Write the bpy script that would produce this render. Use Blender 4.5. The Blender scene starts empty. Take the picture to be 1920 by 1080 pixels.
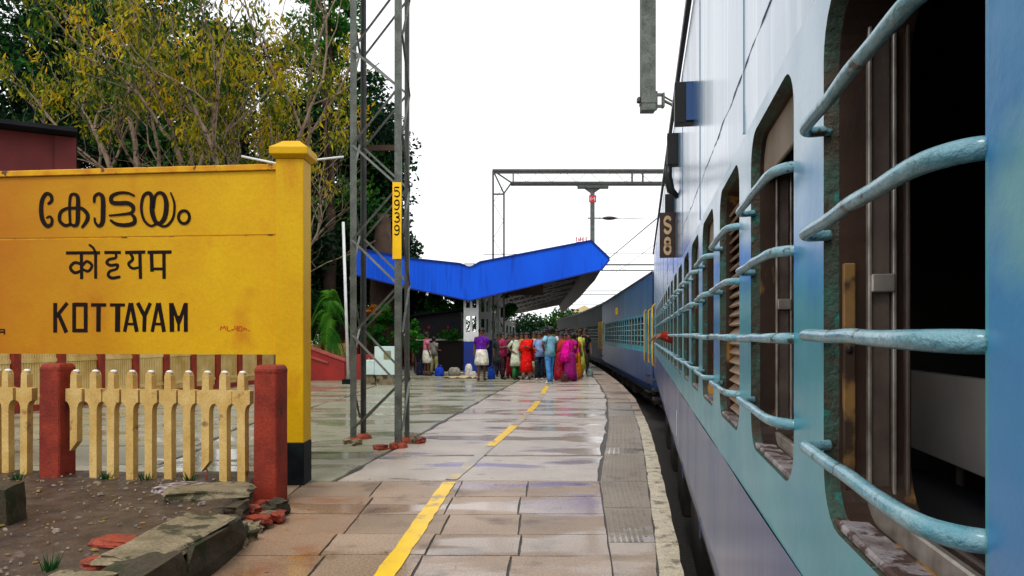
import bpy, math, random
import numpy as np
from mathutils import Vector, Matrix, noise

# ---------------------------------------------------------------- camera, sky, sun, exposure
sc = bpy.context.scene
cam_data = bpy.data.cameras.new("camera")
cam = bpy.data.objects.new("camera", cam_data)
sc.collection.objects.link(cam)
sc.camera = cam
cam.location = (0, 0, 1.5)
cam.rotation_euler = (math.radians(90), 0, 0)
cam_data.sensor_width = 36
cam_data.lens = 26.25
cam_data.shift_y = 88 / 1920
cam_data.clip_start = 0.05
cam_data.clip_end = 3000

SUN_EL, SUN_ROT = math.radians(58), math.radians(200)
world = bpy.data.worlds.new("World")
sc.world = world
world.use_nodes = True
wn, wl = world.node_tree.nodes, world.node_tree.links
wn.clear()
w_out = wn.new("ShaderNodeOutputWorld")
w_bg = wn.new("ShaderNodeBackground")
w_sky = wn.new("ShaderNodeTexSky")
w_sky.sky_type = 'NISHITA'
w_sky.sun_disc = False
w_sky.sun_elevation = SUN_EL
w_sky.sun_rotation = SUN_ROT
w_hsv = wn.new("ShaderNodeHueSaturation")
w_hsv.inputs["Saturation"].default_value = 0.12
w_mix = wn.new("ShaderNodeMix")
w_mix.data_type = 'RGBA'
w_mix.inputs[0].default_value = 0.8
w_mix.inputs[7].default_value = (7.6, 7.7, 7.9, 1)      # even overcast cloud
wl.new(w_sky.outputs[0], w_hsv.inputs["Color"])
wl.new(w_hsv.outputs[0], w_mix.inputs[6])
wl.new(w_mix.outputs[2], w_bg.inputs["Color"])
w_bg.inputs["Strength"].default_value = 0.15
wl.new(w_bg.outputs[0], w_out.inputs["Surface"])

sun_d = bpy.data.lights.new("sun", 'SUN')
sun_d.energy = 1.5
sun_d.angle = math.radians(18)
sun_d.color = (1.0, 0.96, 0.9)
sun = bpy.data.objects.new("sun", sun_d)
sc.collection.objects.link(sun)
sdir = Vector((math.sin(SUN_ROT) * math.cos(SUN_EL), math.cos(SUN_ROT) * math.cos(SUN_EL), math.sin(SUN_EL)))
sun.rotation_euler = sdir.to_track_quat('Z', 'Y').to_euler()

sc.view_settings.view_transform = 'Standard'
sc.view_settings.look = 'None'
sc.view_settings.gamma = 1
sc.view_settings.use_curve_mapping = False
sc.view_settings.exposure = 0.28
try:
    sc.cycles.use_denoising = True
    sc.cycles.max_bounces = 6
    sc.cycles.diffuse_bounces = 3
    sc.cycles.glossy_bounces = 3
    sc.cycles.transparent_max_bounces = 6
    sc.cycles.caustics_reflective = False
    sc.cycles.caustics_refractive = False
except Exception:
    pass

# ---------------------------------------------------------------- helpers
R = random.Random(7)


class MB:
    """collects faces, then builds ONE mesh object"""

    def __init__(s):
        s.v, s.f, s.m, s.s = [], [], [], []
        s.mi = 0

    def add(s, vs, fs, smooth=False):
        n = len(s.v)
        s.v += [tuple(v) for v in vs]
        for f in fs:
            s.f.append(tuple(i + n for i in f))
            s.m.append(s.mi)
            s.s.append(smooth)
        return s

    def box(s, x0, x1, y0, y1, z0, z1):
        return s.add([(x0, y0, z0), (x1, y0, z0), (x1, y1, z0), (x0, y1, z0), (x0, y0, z1), (x1, y0, z1), (x1, y1, z1), (x0, y1, z1)],
                     [(0, 3, 2, 1), (4, 5, 6, 7), (0, 1, 5, 4), (1, 2, 6, 5), (2, 3, 7, 6), (3, 0, 4, 7)])

    def bar(s, a, b, wx, wy, up=(0, 0, 1)):
        """rectangular bar from a to b"""
        a, b = Vector(a), Vector(b)
        d = (b - a).normalized()
        u = Vector(up)
        if abs(d.dot(u)) > 0.95:
            u = Vector((0, 1, 0)) if abs(d.y) < 0.9 else Vector((1, 0, 0))
        p = d.cross(u).normalized()
        q = p.cross(d).normalized()
        vs = []
        for c in (a, b):
            for i, j in ((-1, -1), (1, -1), (1, 1), (-1, 1)):
                vs.append(c + p * (i * wx / 2) + q * (j * wy / 2))
        return s.add(vs, [(0, 3, 2, 1), (4, 5, 6, 7), (0, 1, 5, 4), (1, 2, 6, 5), (2, 3, 7, 6), (3, 0, 4, 7)])

    def tube(s, pts, r, n=8, cap=True, smooth=True, squash=1.0):
        pts = [Vector(p) for p in pts]
        rs = r if isinstance(r, (list, tuple)) else [r] * len(pts)
        vs, fs = [], []
        prev = None
        for i, p in enumerate(pts):
            d = (pts[min(i + 1, len(pts) - 1)] - pts[max(i - 1, 0)])
            d = d.normalized() if d.length > 1e-9 else Vector((0, 0, 1))
            if prev is None:
                u = Vector((0, 0, 1)) if abs(d.z) < 0.9 else Vector((0, 1, 0))
                u = (u - d * u.dot(d)).normalized()
            else:
                u = prev - d * prev.dot(d)
                u = u.normalized() if u.length > 1e-6 else d.orthogonal().normalized()
            prev = u
            w = d.cross(u)
            for k in range(n):
                a = 2 * math.pi * k / n
                vs.append(p + (u * math.cos(a) + w * math.sin(a) * squash) * rs[i])
        for i in range(len(pts) - 1):
            for k in range(n):
                fs.append((i * n + k, i * n + (k + 1) % n, (i + 1) * n + (k + 1) % n, (i + 1) * n + k))
        s.add(vs, fs, smooth)
        if cap:
            m = len(s.v) - len(vs)
            s.f.append(tuple(m + k for k in reversed(range(n)))); s.m.append(s.mi); s.s.append(False)
            e = m + (len(pts) - 1) * n
            s.f.append(tuple(e + k for k in range(n))); s.m.append(s.mi); s.s.append(False)
        return s

    def loft(s, rings, n=16, cap=True, fold=0, nf=9, smooth=True, ph=0.0):
        """rings: (cx, cy, cz, rx, ry[, foldamp])"""
        vs, fs = [], []
        for rg in rings:
            cx, cy, cz, rx, ry = rg[:5]
            fa = rg[5] if len(rg) > 5 else 0
            for k in range(n):
                a = 2 * math.pi * k / n
                m = 1 + fa * math.cos(nf * a + ph)
                vs.append((cx + rx * m * math.cos(a), cy + ry * m * math.sin(a), cz))
        for i in range(len(rings) - 1):
            for k in range(n):
                fs.append((i * n + k, i * n + (k + 1) % n, (i + 1) * n + (k + 1) % n, (i + 1) * n + k))
        if cap:
            fs.append(tuple(reversed(range(n))))
            fs.append(tuple((len(rings) - 1) * n + k for k in range(n)))
        return s.add(vs, fs, smooth)

    def prism(s, poly, y0, y1, axis='y'):
        """poly of (a, z) extruded along an axis; axis y: a = x; axis x: a = y; axis z: poly is (x, y)"""
        n = len(poly)
        def P(a, b, t):
            return (a, t, b) if axis == 'y' else ((t, a, b) if axis == 'x' else (a, b, t))
        vs = [P(a, b, y0) for a, b in poly] + [P(a, b, y1) for a, b in poly]
        fs = [tuple(range(n)), tuple(n + k for k in reversed(range(n)))]
        for k in range(n):
            fs.append((k, (k + 1) % n + 0, n + (k + 1) % n, n + k)[::-1])
        return s.add(vs, fs)

    def ball(s, c, r, nu=12, nv=8, jit=0.0, seed=0):
        rx, ry, rz = r if isinstance(r, (tuple, list)) else (r, r, r)
        vs = [(c[0], c[1], c[2] - rz)]
        for j in range(1, nv):
            ph = math.pi * j / nv - math.pi / 2
            for i in range(nu):
                a = 2 * math.pi * i / nu
                m = 1 + jit * noise.noise(Vector((math.cos(a) * 1.7 + seed, math.sin(a) * 1.7, ph * 1.5)))
                vs.append((c[0] + rx * m * math.cos(ph) * math.cos(a), c[1] + ry * m * math.cos(ph) * math.sin(a), c[2] + rz * m * math.sin(ph)))
        vs.append((c[0], c[1], c[2] + rz))
        fs = [(0, 1 + (i + 1) % nu, 1 + i) for i in range(nu)]
        for j in range(nv - 2):
            for i in range(nu):
                a, b = 1 + j * nu + i, 1 + j * nu + (i + 1) % nu
                fs.append((a, b, b + nu, a + nu))
        t = len(vs) - 1
        o = 1 + (nv - 2) * nu
        fs += [(o + i, o + (i + 1) % nu, t) for i in range(nu)]
        return s.add(vs, fs, True)

    def mesh(s, name, mats, bevel=0, fixn=True):
        me = bpy.data.meshes.new(name)
        me.from_pydata(s.v, [], s.f)
        for m in (mats if isinstance(mats, (list, tuple)) else [mats]):
            me.materials.append(m)
        me.polygons.foreach_set('material_index', s.m)
        me.polygons.foreach_set('use_smooth', s.s)
        if bevel or fixn:
            import bmesh
            bm = bmesh.new()
            bm.from_mesh(me)
            if bevel:
                bmesh.ops.bevel(bm, geom=bm.edges[:], offset=bevel, segments=1, affect='EDGES', profile=0.5)
            if fixn:
                bmesh.ops.recalc_face_normals(bm, faces=bm.faces[:])
            bm.to_mesh(me)
            bm.free()
        me.update()
        return me

    def build(s, name, mats, parent=None, bevel=0, kind=None, fixn=True):
        return link(name, s.mesh(name, mats, bevel, fixn), parent, kind)


def link(name, data, parent=None, kind=None):
    o = bpy.data.objects.new(name, data)
    sc.collection.objects.link(o)
    if parent is not None:
        o.parent = parent
    if kind:
        o['kind'] = kind
    return o


def tag(o, label, cat, group=None):
    o['label'] = label
    o['category'] = cat
    if group:
        o['group'] = group
    return o


def thing(name, label, cat, loc=(0, 0, 0), rz=0, group=None):
    o = bpy.data.objects.new(name, None)
    o.empty_display_size = 0.2
    sc.collection.objects.link(o)
    o.location = loc
    o.rotation_euler = (0, 0, rz)
    return tag(o, label, cat, group)


def copy_tree(o, parent=None):
    c = o.copy()
    sc.collection.objects.link(c)
    if parent is not None:
        c.parent = parent
    for ch in list(o.children):
        copy_tree(ch, c)
    return c


# ---------------------------------------------------------------- materials
def mat(name, c1, c2=None, scale=3.0, c3=None, c3_scale=8.0, c3_t=0.62, rough=0.6, rough2=None, bump=0.0, bscale=40.0,
        metal=0.0, coat=0.0, coat_r=0.08, stretch=(1, 1, 1), stretch3=(1, 1, 1), spec=0.22, c3_w=0.06, trans=0.0, coat_ior=1.5, grain=0.0, gscale=90.0):
    m = bpy.data.materials.new(name)
    m.use_nodes = True
    nt = m.node_tree
    N, L = nt.nodes, nt.links
    b = N["Principled BSDF"]
    b.inputs["Metallic"].default_value = metal
    b.inputs["Specular IOR Level"].default_value = spec
    b.inputs["Coat Weight"].default_value = coat
    b.inputs["Coat Roughness"].default_value = coat_r
    b.inputs["Coat IOR"].default_value = coat_ior
    if trans:
        b.inputs["Transmission Weight"].default_value = trans
    g = N.new("ShaderNodeNewGeometry")

    def nz(sc_, st, det=5.0, ro=0.55):
        mp = N.new("ShaderNodeMapping")
        mp.inputs["Scale"].default_value = st
        L.new(g.outputs["Position"], mp.inputs["Vector"])
        t = N.new("ShaderNodeTexNoise")
        t.inputs["Scale"].default_value = sc_
        t.inputs["Detail"].default_value = det
        t.inputs["Roughness"].default_value = ro
        L.new(mp.outputs[0], t.inputs["Vector"])
        return t.outputs["Fac"]

    def ramp(fac, a, bb, p0, p1):
        r = N.new("ShaderNodeValToRGB")
        r.color_ramp.elements[0].position = p0
        r.color_ramp.elements[1].position = p1
        r.color_ramp.elements[0].color = (*a, 1)
        r.color_ramp.elements[1].color = (*bb, 1)
        L.new(fac, r.inputs[0])
        return r.outputs[0]
    if c2 is None:
        c2 = tuple(min(1, x * 0.75) for x in c1)
    n1 = nz(scale, stretch)
    col = ramp(n1, c1, c2, 0.35, 0.68)
    if c3 is not None:
        n3 = nz(c3_scale, stretch3)
        fac = ramp(n3, (0, 0, 0), (1, 1, 1), c3_t, c3_t + c3_w)
        mx = N.new("ShaderNodeMix")
        mx.data_type = 'RGBA'
        L.new(fac, mx.inputs[0])
        L.new(col, mx.inputs[6])
        mx.inputs[7].default_value = (*c3, 1)
        col = mx.outputs[2]
    if grain:
        gr = ramp(nz(gscale, (1, 1, 1), 3.0, .7), (1 - grain,) * 3, (1 + grain * .4,) * 3, .38, .6)
        ml = N.new("ShaderNodeMix")
        ml.data_type = 'RGBA'
        ml.blend_type = 'MULTIPLY'
        ml.inputs[0].default_value = 1
        L.new(col, ml.inputs[6])
        L.new(gr, ml.inputs[7])
        col = ml.outputs[2]
    L.new(col, b.inputs["Base Color"])
    if rough2 is not None:
        mr = N.new("ShaderNodeMapRange")
        mr.inputs[1].default_value = 0.4
        mr.inputs[2].default_value = 0.62
        mr.inputs[3].default_value = rough
        mr.inputs[4].default_value = rough2
        L.new(nz(scale * 1.7, stretch), mr.inputs[0])
        L.new(mr.outputs[0], b.inputs["Roughness"])
    else:
        b.inputs["Roughness"].default_value = rough
    if bump:
        bp = N.new("ShaderNodeBump")
        bp.inputs["Strength"].default_value = bump
        bp.inputs["Distance"].default_value = 0.01
        L.new(nz(bscale, (1, 1, 1), 6.0, 0.6), bp.inputs["Height"])
        L.new(bp.outputs[0], b.inputs["Normal"])
    m['b'] = 1
    return m


M = {}
# paint and metal
M['yellow'] = mat('yellow_paint', (.66, .39, .0), (.60, .32, .0), 1.6, (.50, .17, .004), 2.0, .57, rough=.55, bump=.35, bscale=18, grain=.06, gscale=35, c3_w=.2, stretch3=(1, 1, .6))
M['yellow_edge'] = mat('yellow_paint_weathered', (.68, .36, .004), (.52, .20, .008), 6, (.13, .05, .015), 9, .58, rough=.6, bump=.3)
M['black'] = mat('black_paint', (.004, .005, .007), (.010, .015, .016), 6, rough=.55, spec=.08)
M['letter'] = mat('letter_paint', (.006, .003, .003), (.014, .005, .004), 9, rough=.6, spec=.1)
M['red_letter'] = mat('red_letter_paint', (.55, .06, .01), rough=.5)
M['red_post'] = mat('red_oxide_concrete', (.29, .035, .016), (.17, .02, .011), 5, (.07, .03, .02), 11, .64, rough=.6, bump=.5, bscale=30, grain=.22, gscale=60)
M['cream'] = mat('cream_paint', (.66, .46, .17), (.50, .30, .075), 4, (.16, .08, .03), 6, .62, rough=.6, bump=.4, bscale=45, c3_w=.1, grain=.14, gscale=60)
M['cream_far'] = mat('cream_paint_far', (.72, .54, .22), (.50, .32, .09), 2, rough=.7)
M['steel'] = mat('galvanised_steel', (.15, .165, .145), (.075, .085, .075), 5, (.16, .07, .03), 6, .66, rough=.5, metal=.3, bump=.1, c3_w=.1, grain=.35, gscale=60)
M['steel_dark'] = mat('dark_steel', (.06, .065, .065), (.10, .10, .09), 5, rough=.5, metal=.3)
M['plate'] = mat('yellow_number_plate', (.95, .58, .01), (.85, .46, .01), 8, rough=.5)
M['red_rust'] = mat('red_concrete_base', (.35, .06, .03), (.18, .04, .02), 12, rough=.7, bump=.6)
# platform
def wet(name, c1, c2, dirt_shade, puddle_t=.56, pud=True, rmax=.46, stretch=(.5, 1.6, 1), st3=(1, 1, 1), w3=.16, t3=.55):
    m = mat(name, c1, c2, 1.3, dirt_shade, 2.6, t3, rough=.3, bump=.4, bscale=45, spec=.5, c3_w=w3, stretch3=st3, grain=.38, gscale=70)
    nt = m.node_tree
    N, L = nt.nodes, nt.links
    b = N["Principled BSDF"]
    g = N.new("ShaderNodeNewGeometry")
    mp = N.new("ShaderNodeMapping")
    mp.inputs["Scale"].default_value = stretch
    L.new(g.outputs["Position"], mp.inputs["Vector"])
    t = N.new("ShaderNodeTexNoise")
    t.inputs["Scale"].default_value = .9
    t.inputs["Detail"].default_value = 4
    L.new(mp.outputs[0], t.inputs["Vector"])
    mr = N.new("ShaderNodeMapRange")
    mr.inputs[1].default_value = puddle_t - .06
    mr.inputs[2].default_value = puddle_t
    mr.inputs[3].default_value = rmax
    mr.inputs[4].default_value = .09
    L.new(t.outputs["Fac"], mr.inputs[0])
    L.new(mr.outputs[0], b.inputs["Roughness"])
    mb = N.new("ShaderNodeMapRange")
    mb.inputs[1].default_value = puddle_t - .06
    mb.inputs[2].default_value = puddle_t
    mb.inputs[3].default_value = .25
    mb.inputs[4].default_value = .05
    L.new(t.outputs["Fac"], mb.inputs[0])
    for n in N:
        if n.type == 'BUMP':
            L.new(mb.outputs[0], n.inputs["Strength"])
    return m


M['slab'] = wet('wet_concrete_slab', (.38, .27, .185), (.28, .19, .125), (.15, .09, .05))
M['slab_b'] = wet('wet_concrete_slab_dark', (.31, .215, .14), (.23, .155, .10), (.13, .085, .05))
M['slab_rust_reflect'] = wet('wet_rust_and_reflection_slab', (.32, .20, .12), (.26, .165, .105), (.26, .10, .035), .6)  # rust dirt, plus the yellow board's reflection put into the colour
M['concrete'] = wet('wet_platform_concrete', (.48, .41, .34), (.35, .295, .24), (.07, .055, .045), .58, rmax=.38, st3=(.45, 2.6, 1), w3=.05, t3=.635)  # dark streaks: gaps, with puddle shadows painted in
M['mossy'] = wet('wet_mossy_concrete', (.25, .25, .15), (.34, .31, .24), (.06, .07, .03), .56, rmax=.36, st3=(.4, 2.2, 1), w3=.07, t3=.60)  # same painted streaks of gaps and puddle shadow, over moss
M['tile'] = wet('chequered_edge_tile', (.19, .145, .10), (.26, .215, .165), (.10, .07, .05), .64, rmax=.46)
M['edge'] = mat('white_edge_paint_worn', (.60, .53, .38), (.42, .35, .25), 7, (.18, .14, .10), 8, .53, rough=.4, bump=.5, c3_w=.12, grain=.35, gscale=60)
M['joint'] = mat('dark_joint_dirt', (.06, .045, .035), (.03, .025, .02), 8, rough=.5, bump=.4)
M['line'] = mat('yellow_line_paint', (.86, .55, .01), (.72, .44, .03), 5, (.34, .25, .14), 5, .57, rough=.3, bump=.15, c3_w=.1)
M['line_worn'] = mat('yellow_line_paint_worn', (.56, .42, .16), (.38, .31, .20), 4, (.36, .315, .27), 3, .40, rough=.3, bump=.15, c3_w=.12)
M['ballast'] = mat('dark_ballast', (.05, .045, .04), (.025, .022, .02), 20, rough=.9, bump=1.0, bscale=18)
M['ground'] = mat('dark_earth', (.06, .07, .035), (.09, .08, .05), .5, rough=.9)
M['platform_wall'] = mat('platform_wall_concrete', (.09, .08, .07), (.05, .045, .04), 2, rough=.8, bump=.4)
M['soil'] = mat('wet_soil', (.085, .058, .042), (.035, .025, .018), 5, (.15, .11, .085), 7, .62, rough=.55, rough2=.35, bump=1.0, bscale=14, c3_w=.08, grain=.35, gscale=60)
M['stone'] = mat('broken_stone', (.25, .20, .12), (.13, .105, .06), 5, (.05, .045, .022), 6, .56, rough=.7, bump=.9, bscale=12, grain=.35, gscale=60)
M['stone_dark'] = mat('mossy_dark_stone', (.035, .032, .018), (.07, .05, .03), 4, (.02, .028, .008), 6, .56, rough=.75, bump=.9, bscale=12, grain=.35, gscale=60)
M['brick'] = mat('wet_red_brick', (.30, .045, .02), (.16, .03, .018), 6, (.07, .04, .025), 9, .6, rough=.5, bump=.8, bscale=22, grain=.35, gscale=60)
M['litter'] = mat('pale_gravel', (.32, .25, .20), (.14, .11, .09), 9, rough=.7)
M['litter2'] = mat('fallen_leaves', (.30, .14, .04), (.14, .13, .03), 9, rough=.6)
# train
M['blue_up'] = mat('coach_blue_paint', (.05, .20, .36), (.015, .10, .28), 1.6, (.27, .42, .52), 2.2, .53, rough=.28, rough2=.4, bump=.06, bscale=8, coat=1, coat_r=.20,
                   stretch=(1, 1, .12), stretch3=(6, 6, .16), c3_w=.16, coat_ior=1.6)
M['blue_low'] = mat('coach_dark_blue_paint', (.004, .055, .20), (.01, .07, .22), 1.2, (.06, .15, .27), 2.0, .55, rough=.3, rough2=.45, bump=.06, bscale=8, coat=.7, coat_r=.19,
                    stretch=(1, 1, .15), stretch3=(5, 5, .2), c3_w=.2, coat_ior=1.55)
M['turq'] = mat('coach_turquoise_paint', (.03, .29, .38), (.08, .39, .45), 2.4, (.02, .17, .48), 1.5, .575, rough=.3, rough2=.42, bump=.12, bscale=30, coat=.5, coat_r=.14,
                stretch3=(1, 1, .9), c3_w=.1)
M['bar'] = mat('window_bar_paint', (.10, .30, .37), (.27, .46, .52), 16, (.06, .05, .028), 24, .60, rough=.4, bump=1.0, bscale=60, coat=.6, coat_r=.16, c3_w=.05)
M['reveal'] = mat('chipped_window_reveal', (.05, .12, .09), (.07, .04, .025), 14, (.03, .18, .15), 26, .60, rough=.6, bump=1.0, bscale=60, c3_w=.05)
M['jamb'] = mat('brown_window_jamb', (.055, .028, .018), (.028, .017, .013), 4, (.42, .21, .05), 3.2, .60, rough=.5, bump=.2, stretch3=(2, 2, .7), c3_w=.07)
M['channel'] = mat('window_channel', (.16, .12, .10), (.07, .05, .042), 9, rough=.4, bump=.3)
M['ridge'] = mat('worn_aluminium_rail', (.46, .42, .37), (.20, .16, .13), 14, rough=.3, metal=.4)
M['sillm'] = mat('worn_window_sill', (.40, .36, .37), (.16, .12, .11), 16, (.09, .05, .04), 20, .50, rough=.6, bump=.8, bscale=60)
M['shutter'] = mat('brown_louvre', (.34, .23, .15), (.24, .16, .10), 6, rough=.55)
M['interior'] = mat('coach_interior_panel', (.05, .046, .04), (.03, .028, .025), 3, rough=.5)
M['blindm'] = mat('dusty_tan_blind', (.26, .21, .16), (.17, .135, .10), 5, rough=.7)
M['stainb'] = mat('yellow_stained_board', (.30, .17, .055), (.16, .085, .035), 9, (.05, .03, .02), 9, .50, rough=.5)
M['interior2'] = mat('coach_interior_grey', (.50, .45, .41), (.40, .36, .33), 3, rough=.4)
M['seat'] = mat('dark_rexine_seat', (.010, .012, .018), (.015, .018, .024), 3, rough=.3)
M['gutter'] = mat('black_gutter', (.012, .012, .012), (.02, .02, .02), 4, rough=.4)
M['under'] = mat('underframe_grime', (.02, .018, .016), (.04, .032, .026), 8, rough=.7, bump=.5)
M['axlebox'] = mat('greasy_metal', (.10, .09, .08), (.04, .035, .03), 10, rough=.45, metal=.4)
M['rail'] = mat('steel_rail', (.18, .14, .12), (.10, .06, .04), 8, rough=.35, metal=.6)
M['roofc'] = mat('coach_roof_paint', (.36, .37, .37), (.25, .25, .25), 2, rough=.5)
M['board'] = mat('brown_coach_board', (.055, .035, .028), (.04, .025, .02), 12, rough=.5)
M['tan'] = mat('tan_lettering', (.62, .42, .24), (.5, .33, .18), 12, rough=.5)
M['rail_yel'] = mat('yellow_handrail', (.75, .50, .05), (.5, .25, .04), 8, rough=.4)
M['glass'] = mat('dark_glass', (.02, .025, .03), rough=.08)
# canopy and far things
M['canopy'] = mat('blue_canopy_sheet', (.0, .10, .80), (.0, .08, .68), 1.2, (.0, .045, .45), 2.6, .56, rough=.5, spec=.2, stretch=(1, 1, .3), stretch3=(2, 1, .2), c3_w=.2)
M['canopy_trim'] = mat('dark_blue_trim', (.01, .03, .22), rough=.5)
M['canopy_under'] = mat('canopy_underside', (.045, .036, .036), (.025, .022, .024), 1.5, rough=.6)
M['white'] = mat('white_paint', (.72, .74, .74), (.58, .6, .6), 4, rough=.5)
M['white_dirty'] = mat('pale_green_white_paint', (.55, .68, .64), (.45, .58, .56), 3, rough=.4)
M['column_blue'] = mat('column_blue_paint', (.01, .035, .25), (.015, .03, .16), 3, rough=.5)
M['red_wall'] = mat('red_wall_paint', (.42, .035, .03), (.26, .03, .025), 2, (.10, .03, .02), 5, .64, rough=.45)
M['coping'] = mat('red_coping', (.50, .13, .10), (.36, .07, .06), 6, rough=.4)
M['maroon'] = mat('maroon_wall', (.16, .028, .028), (.11, .022, .022), 1.5, rough=.7)
M['roof_dark'] = mat('dark_roof_sheet', (.012, .014, .018), (.02, .02, .022), 2, rough=.8, spec=.05)
M['kiosk'] = mat('dark_kiosk_panel', (.008, .010, .018), (.015, .010, .012), 1.2, rough=.5)
M['kiosk_low'] = mat('dark_maroon_panel', (.014, .004, .005), (.008, .005, .006), 2, rough=.5)
M['pale_wall'] = mat('pale_yellow_wall', (.72, .58, .30), (.62, .48, .24), 1, rough=.7)
M['wire'] = mat('wire', (.05, .05, .05), rough=.5)
M['insul'] = mat('dark_insulator', (.05, .025, .02), rough=.2)
M['red_sign'] = mat('red_enamel', (.65, .04, .06), (.5, .03, .04), 9, rough=.4)
M['pink_letter'] = mat('faded_red_letter', (.75, .2, .25), rough=.5)
M['box_label'] = mat('dark_sticker', (.16, .17, .10), (.3, .28, .12), 30, rough=.5)
# plants
def leafmat(name, stops, transl=.35):
    m = bpy.data.materials.new(name)
    m.use_nodes = True
    N, L = m.node_tree.nodes, m.node_tree.links
    b = N["Principled BSDF"]
    b.inputs["Roughness"].default_value = .6
    b.inputs["Specular IOR Level"].default_value = .15
    at = N.new("ShaderNodeAttribute")
    at.attribute_name = "tone"
    r = N.new("ShaderNodeValToRGB")
    while len(r.color_ramp.elements) < len(stops):
        r.color_ramp.elements.new(.5)
    for e, (p, c) in zip(r.color_ramp.elements, stops):
        e.position = p
        e.color = (*c, 1)
    L.new(at.outputs["Fac"], r.inputs[0])
    L.new(r.outputs[0], b.inputs["Base Color"])
    t = N.new("ShaderNodeBsdfTranslucent")
    L.new(r.outputs[0], t.inputs["Color"])
    mx = N.new("ShaderNodeMixShader")
    mx.inputs[0].default_value = transl
    L.new(b.outputs[0], mx.inputs[1])
    L.new(t.outputs[0], mx.inputs[2])
    L.new(mx.outputs[0], N["Material Output"].inputs["Surface"])
    return m


M['leaf_dark'] = leafmat('dark_evergreen_leaves', [(0, (.002, .009, .006)), (.45, (.006, .034, .011)), (.78, (.03, .15, .02)), (1, (.15, .28, .02))])
M['leaf_mid'] = leafmat('bright_green_leaves', [(0, (.008, .06, .01)), (.5, (.025, .18, .015)), (1, (.12, .36, .02))])
M['leaf_yel'] = leafmat('yellow_olive_leaves', [(0, (.006, .03, .006)), (.36, (.03, .09, .008)), (.58, (.20, .21, .008)), (.82, (.52, .42, .01)), (1, (.66, .34, .01))])
M['leaf_orange'] = leafmat('orange_flowers', [(0, (.30, .12, .02)), (1, (.60, .22, .02))])
M['bark'] = mat('grey_brown_bark', (.34, .25, .18), (.17, .12, .085), 4, (.05, .03, .02), 7, .56, rough=.85, bump=.9, bscale=20, stretch=(2, 2, .5))
M['bark_dark'] = mat('dark_bark', (.045, .028, .022), (.08, .05, .035), 3, rough=.9, bump=.9, bscale=14)
# people
M['skin'] = mat('brown_skin', (.19, .085, .05), (.15, .065, .04), 8, rough=.45)
M['skin_d'] = mat('dark_brown_skin', (.11, .045, .028), (.085, .035, .02), 8, rough=.45)
M['hair'] = mat('black_hair', (.008, .007, .006), (.015, .012, .01), 12, rough=.35)
M['eye'] = mat('dark_eye', (.01, .008, .008), rough=.2)
CL = {}


def cloth(c, key=None):
    k = key or str(c)
    if k not in CL:
        CL[k] = mat('cloth', c, tuple(x * .45 for x in c), 9, tuple(min(1, x * .5 + .16) for x in c), 26, .62, rough=.85, bump=.6, bscale=16, spec=.1)
    return CL[k]


def matte(src, name, k=.8, rough=.6):
    """the same paint, matte and uncoated, its colours scaled"""
    m = M[src].copy()
    m.name = name
    b = m.node_tree.nodes["Principled BSDF"]
    b.inputs["Coat Weight"].default_value = 0
    for l in list(b.inputs["Roughness"].links):
        m.node_tree.links.remove(l)
    b.inputs["Roughness"].default_value = rough
    b.inputs["Specular IOR Level"].default_value = .3
    for n in m.node_tree.nodes:
        if n.type == 'VALTORGB' and n.outputs[0].links and n.outputs[0].links[0].to_socket.name != 'Factor':
            for e in n.color_ramp.elements:
                c = e.color
                e.color = (c[0] * k, c[1] * k, c[2] * k, 1)
        if n.type == 'MIX':
            c = n.inputs[7].default_value
            n.inputs[7].default_value = (c[0] * k, c[1] * k, c[2] * k, 1)
    return m


M['blue_up_b'] = matte('blue_up', 'second_coach_upper_blue', .65, .40)
M['blue_low_b'] = mat('second_coach_lower_blue', (.02, .065, .20), (.015, .045, .15), 1.2, (.035, .10, .26), 2, .55, rough=.35, stretch=(1, 1, .2))
M['turq_b'] = matte('turq', 'second_coach_band', 1.0, .5)
M['blue_up_c'] = mat('shaded_dark_coach_paint', (.035, .05, .055), (.02, .03, .04), 1.5, rough=.65)  # far coaches: shade under the canopy put into all three paints
M['blue_low_c'] = mat('shaded_lower_coach_paint', (.04, .045, .055), (.02, .022, .03), 1.5, rough=.65)
M['turq_c'] = mat('shaded_coach_band', (.045, .08, .08), (.03, .05, .055), 1.5, rough=.65)


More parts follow.
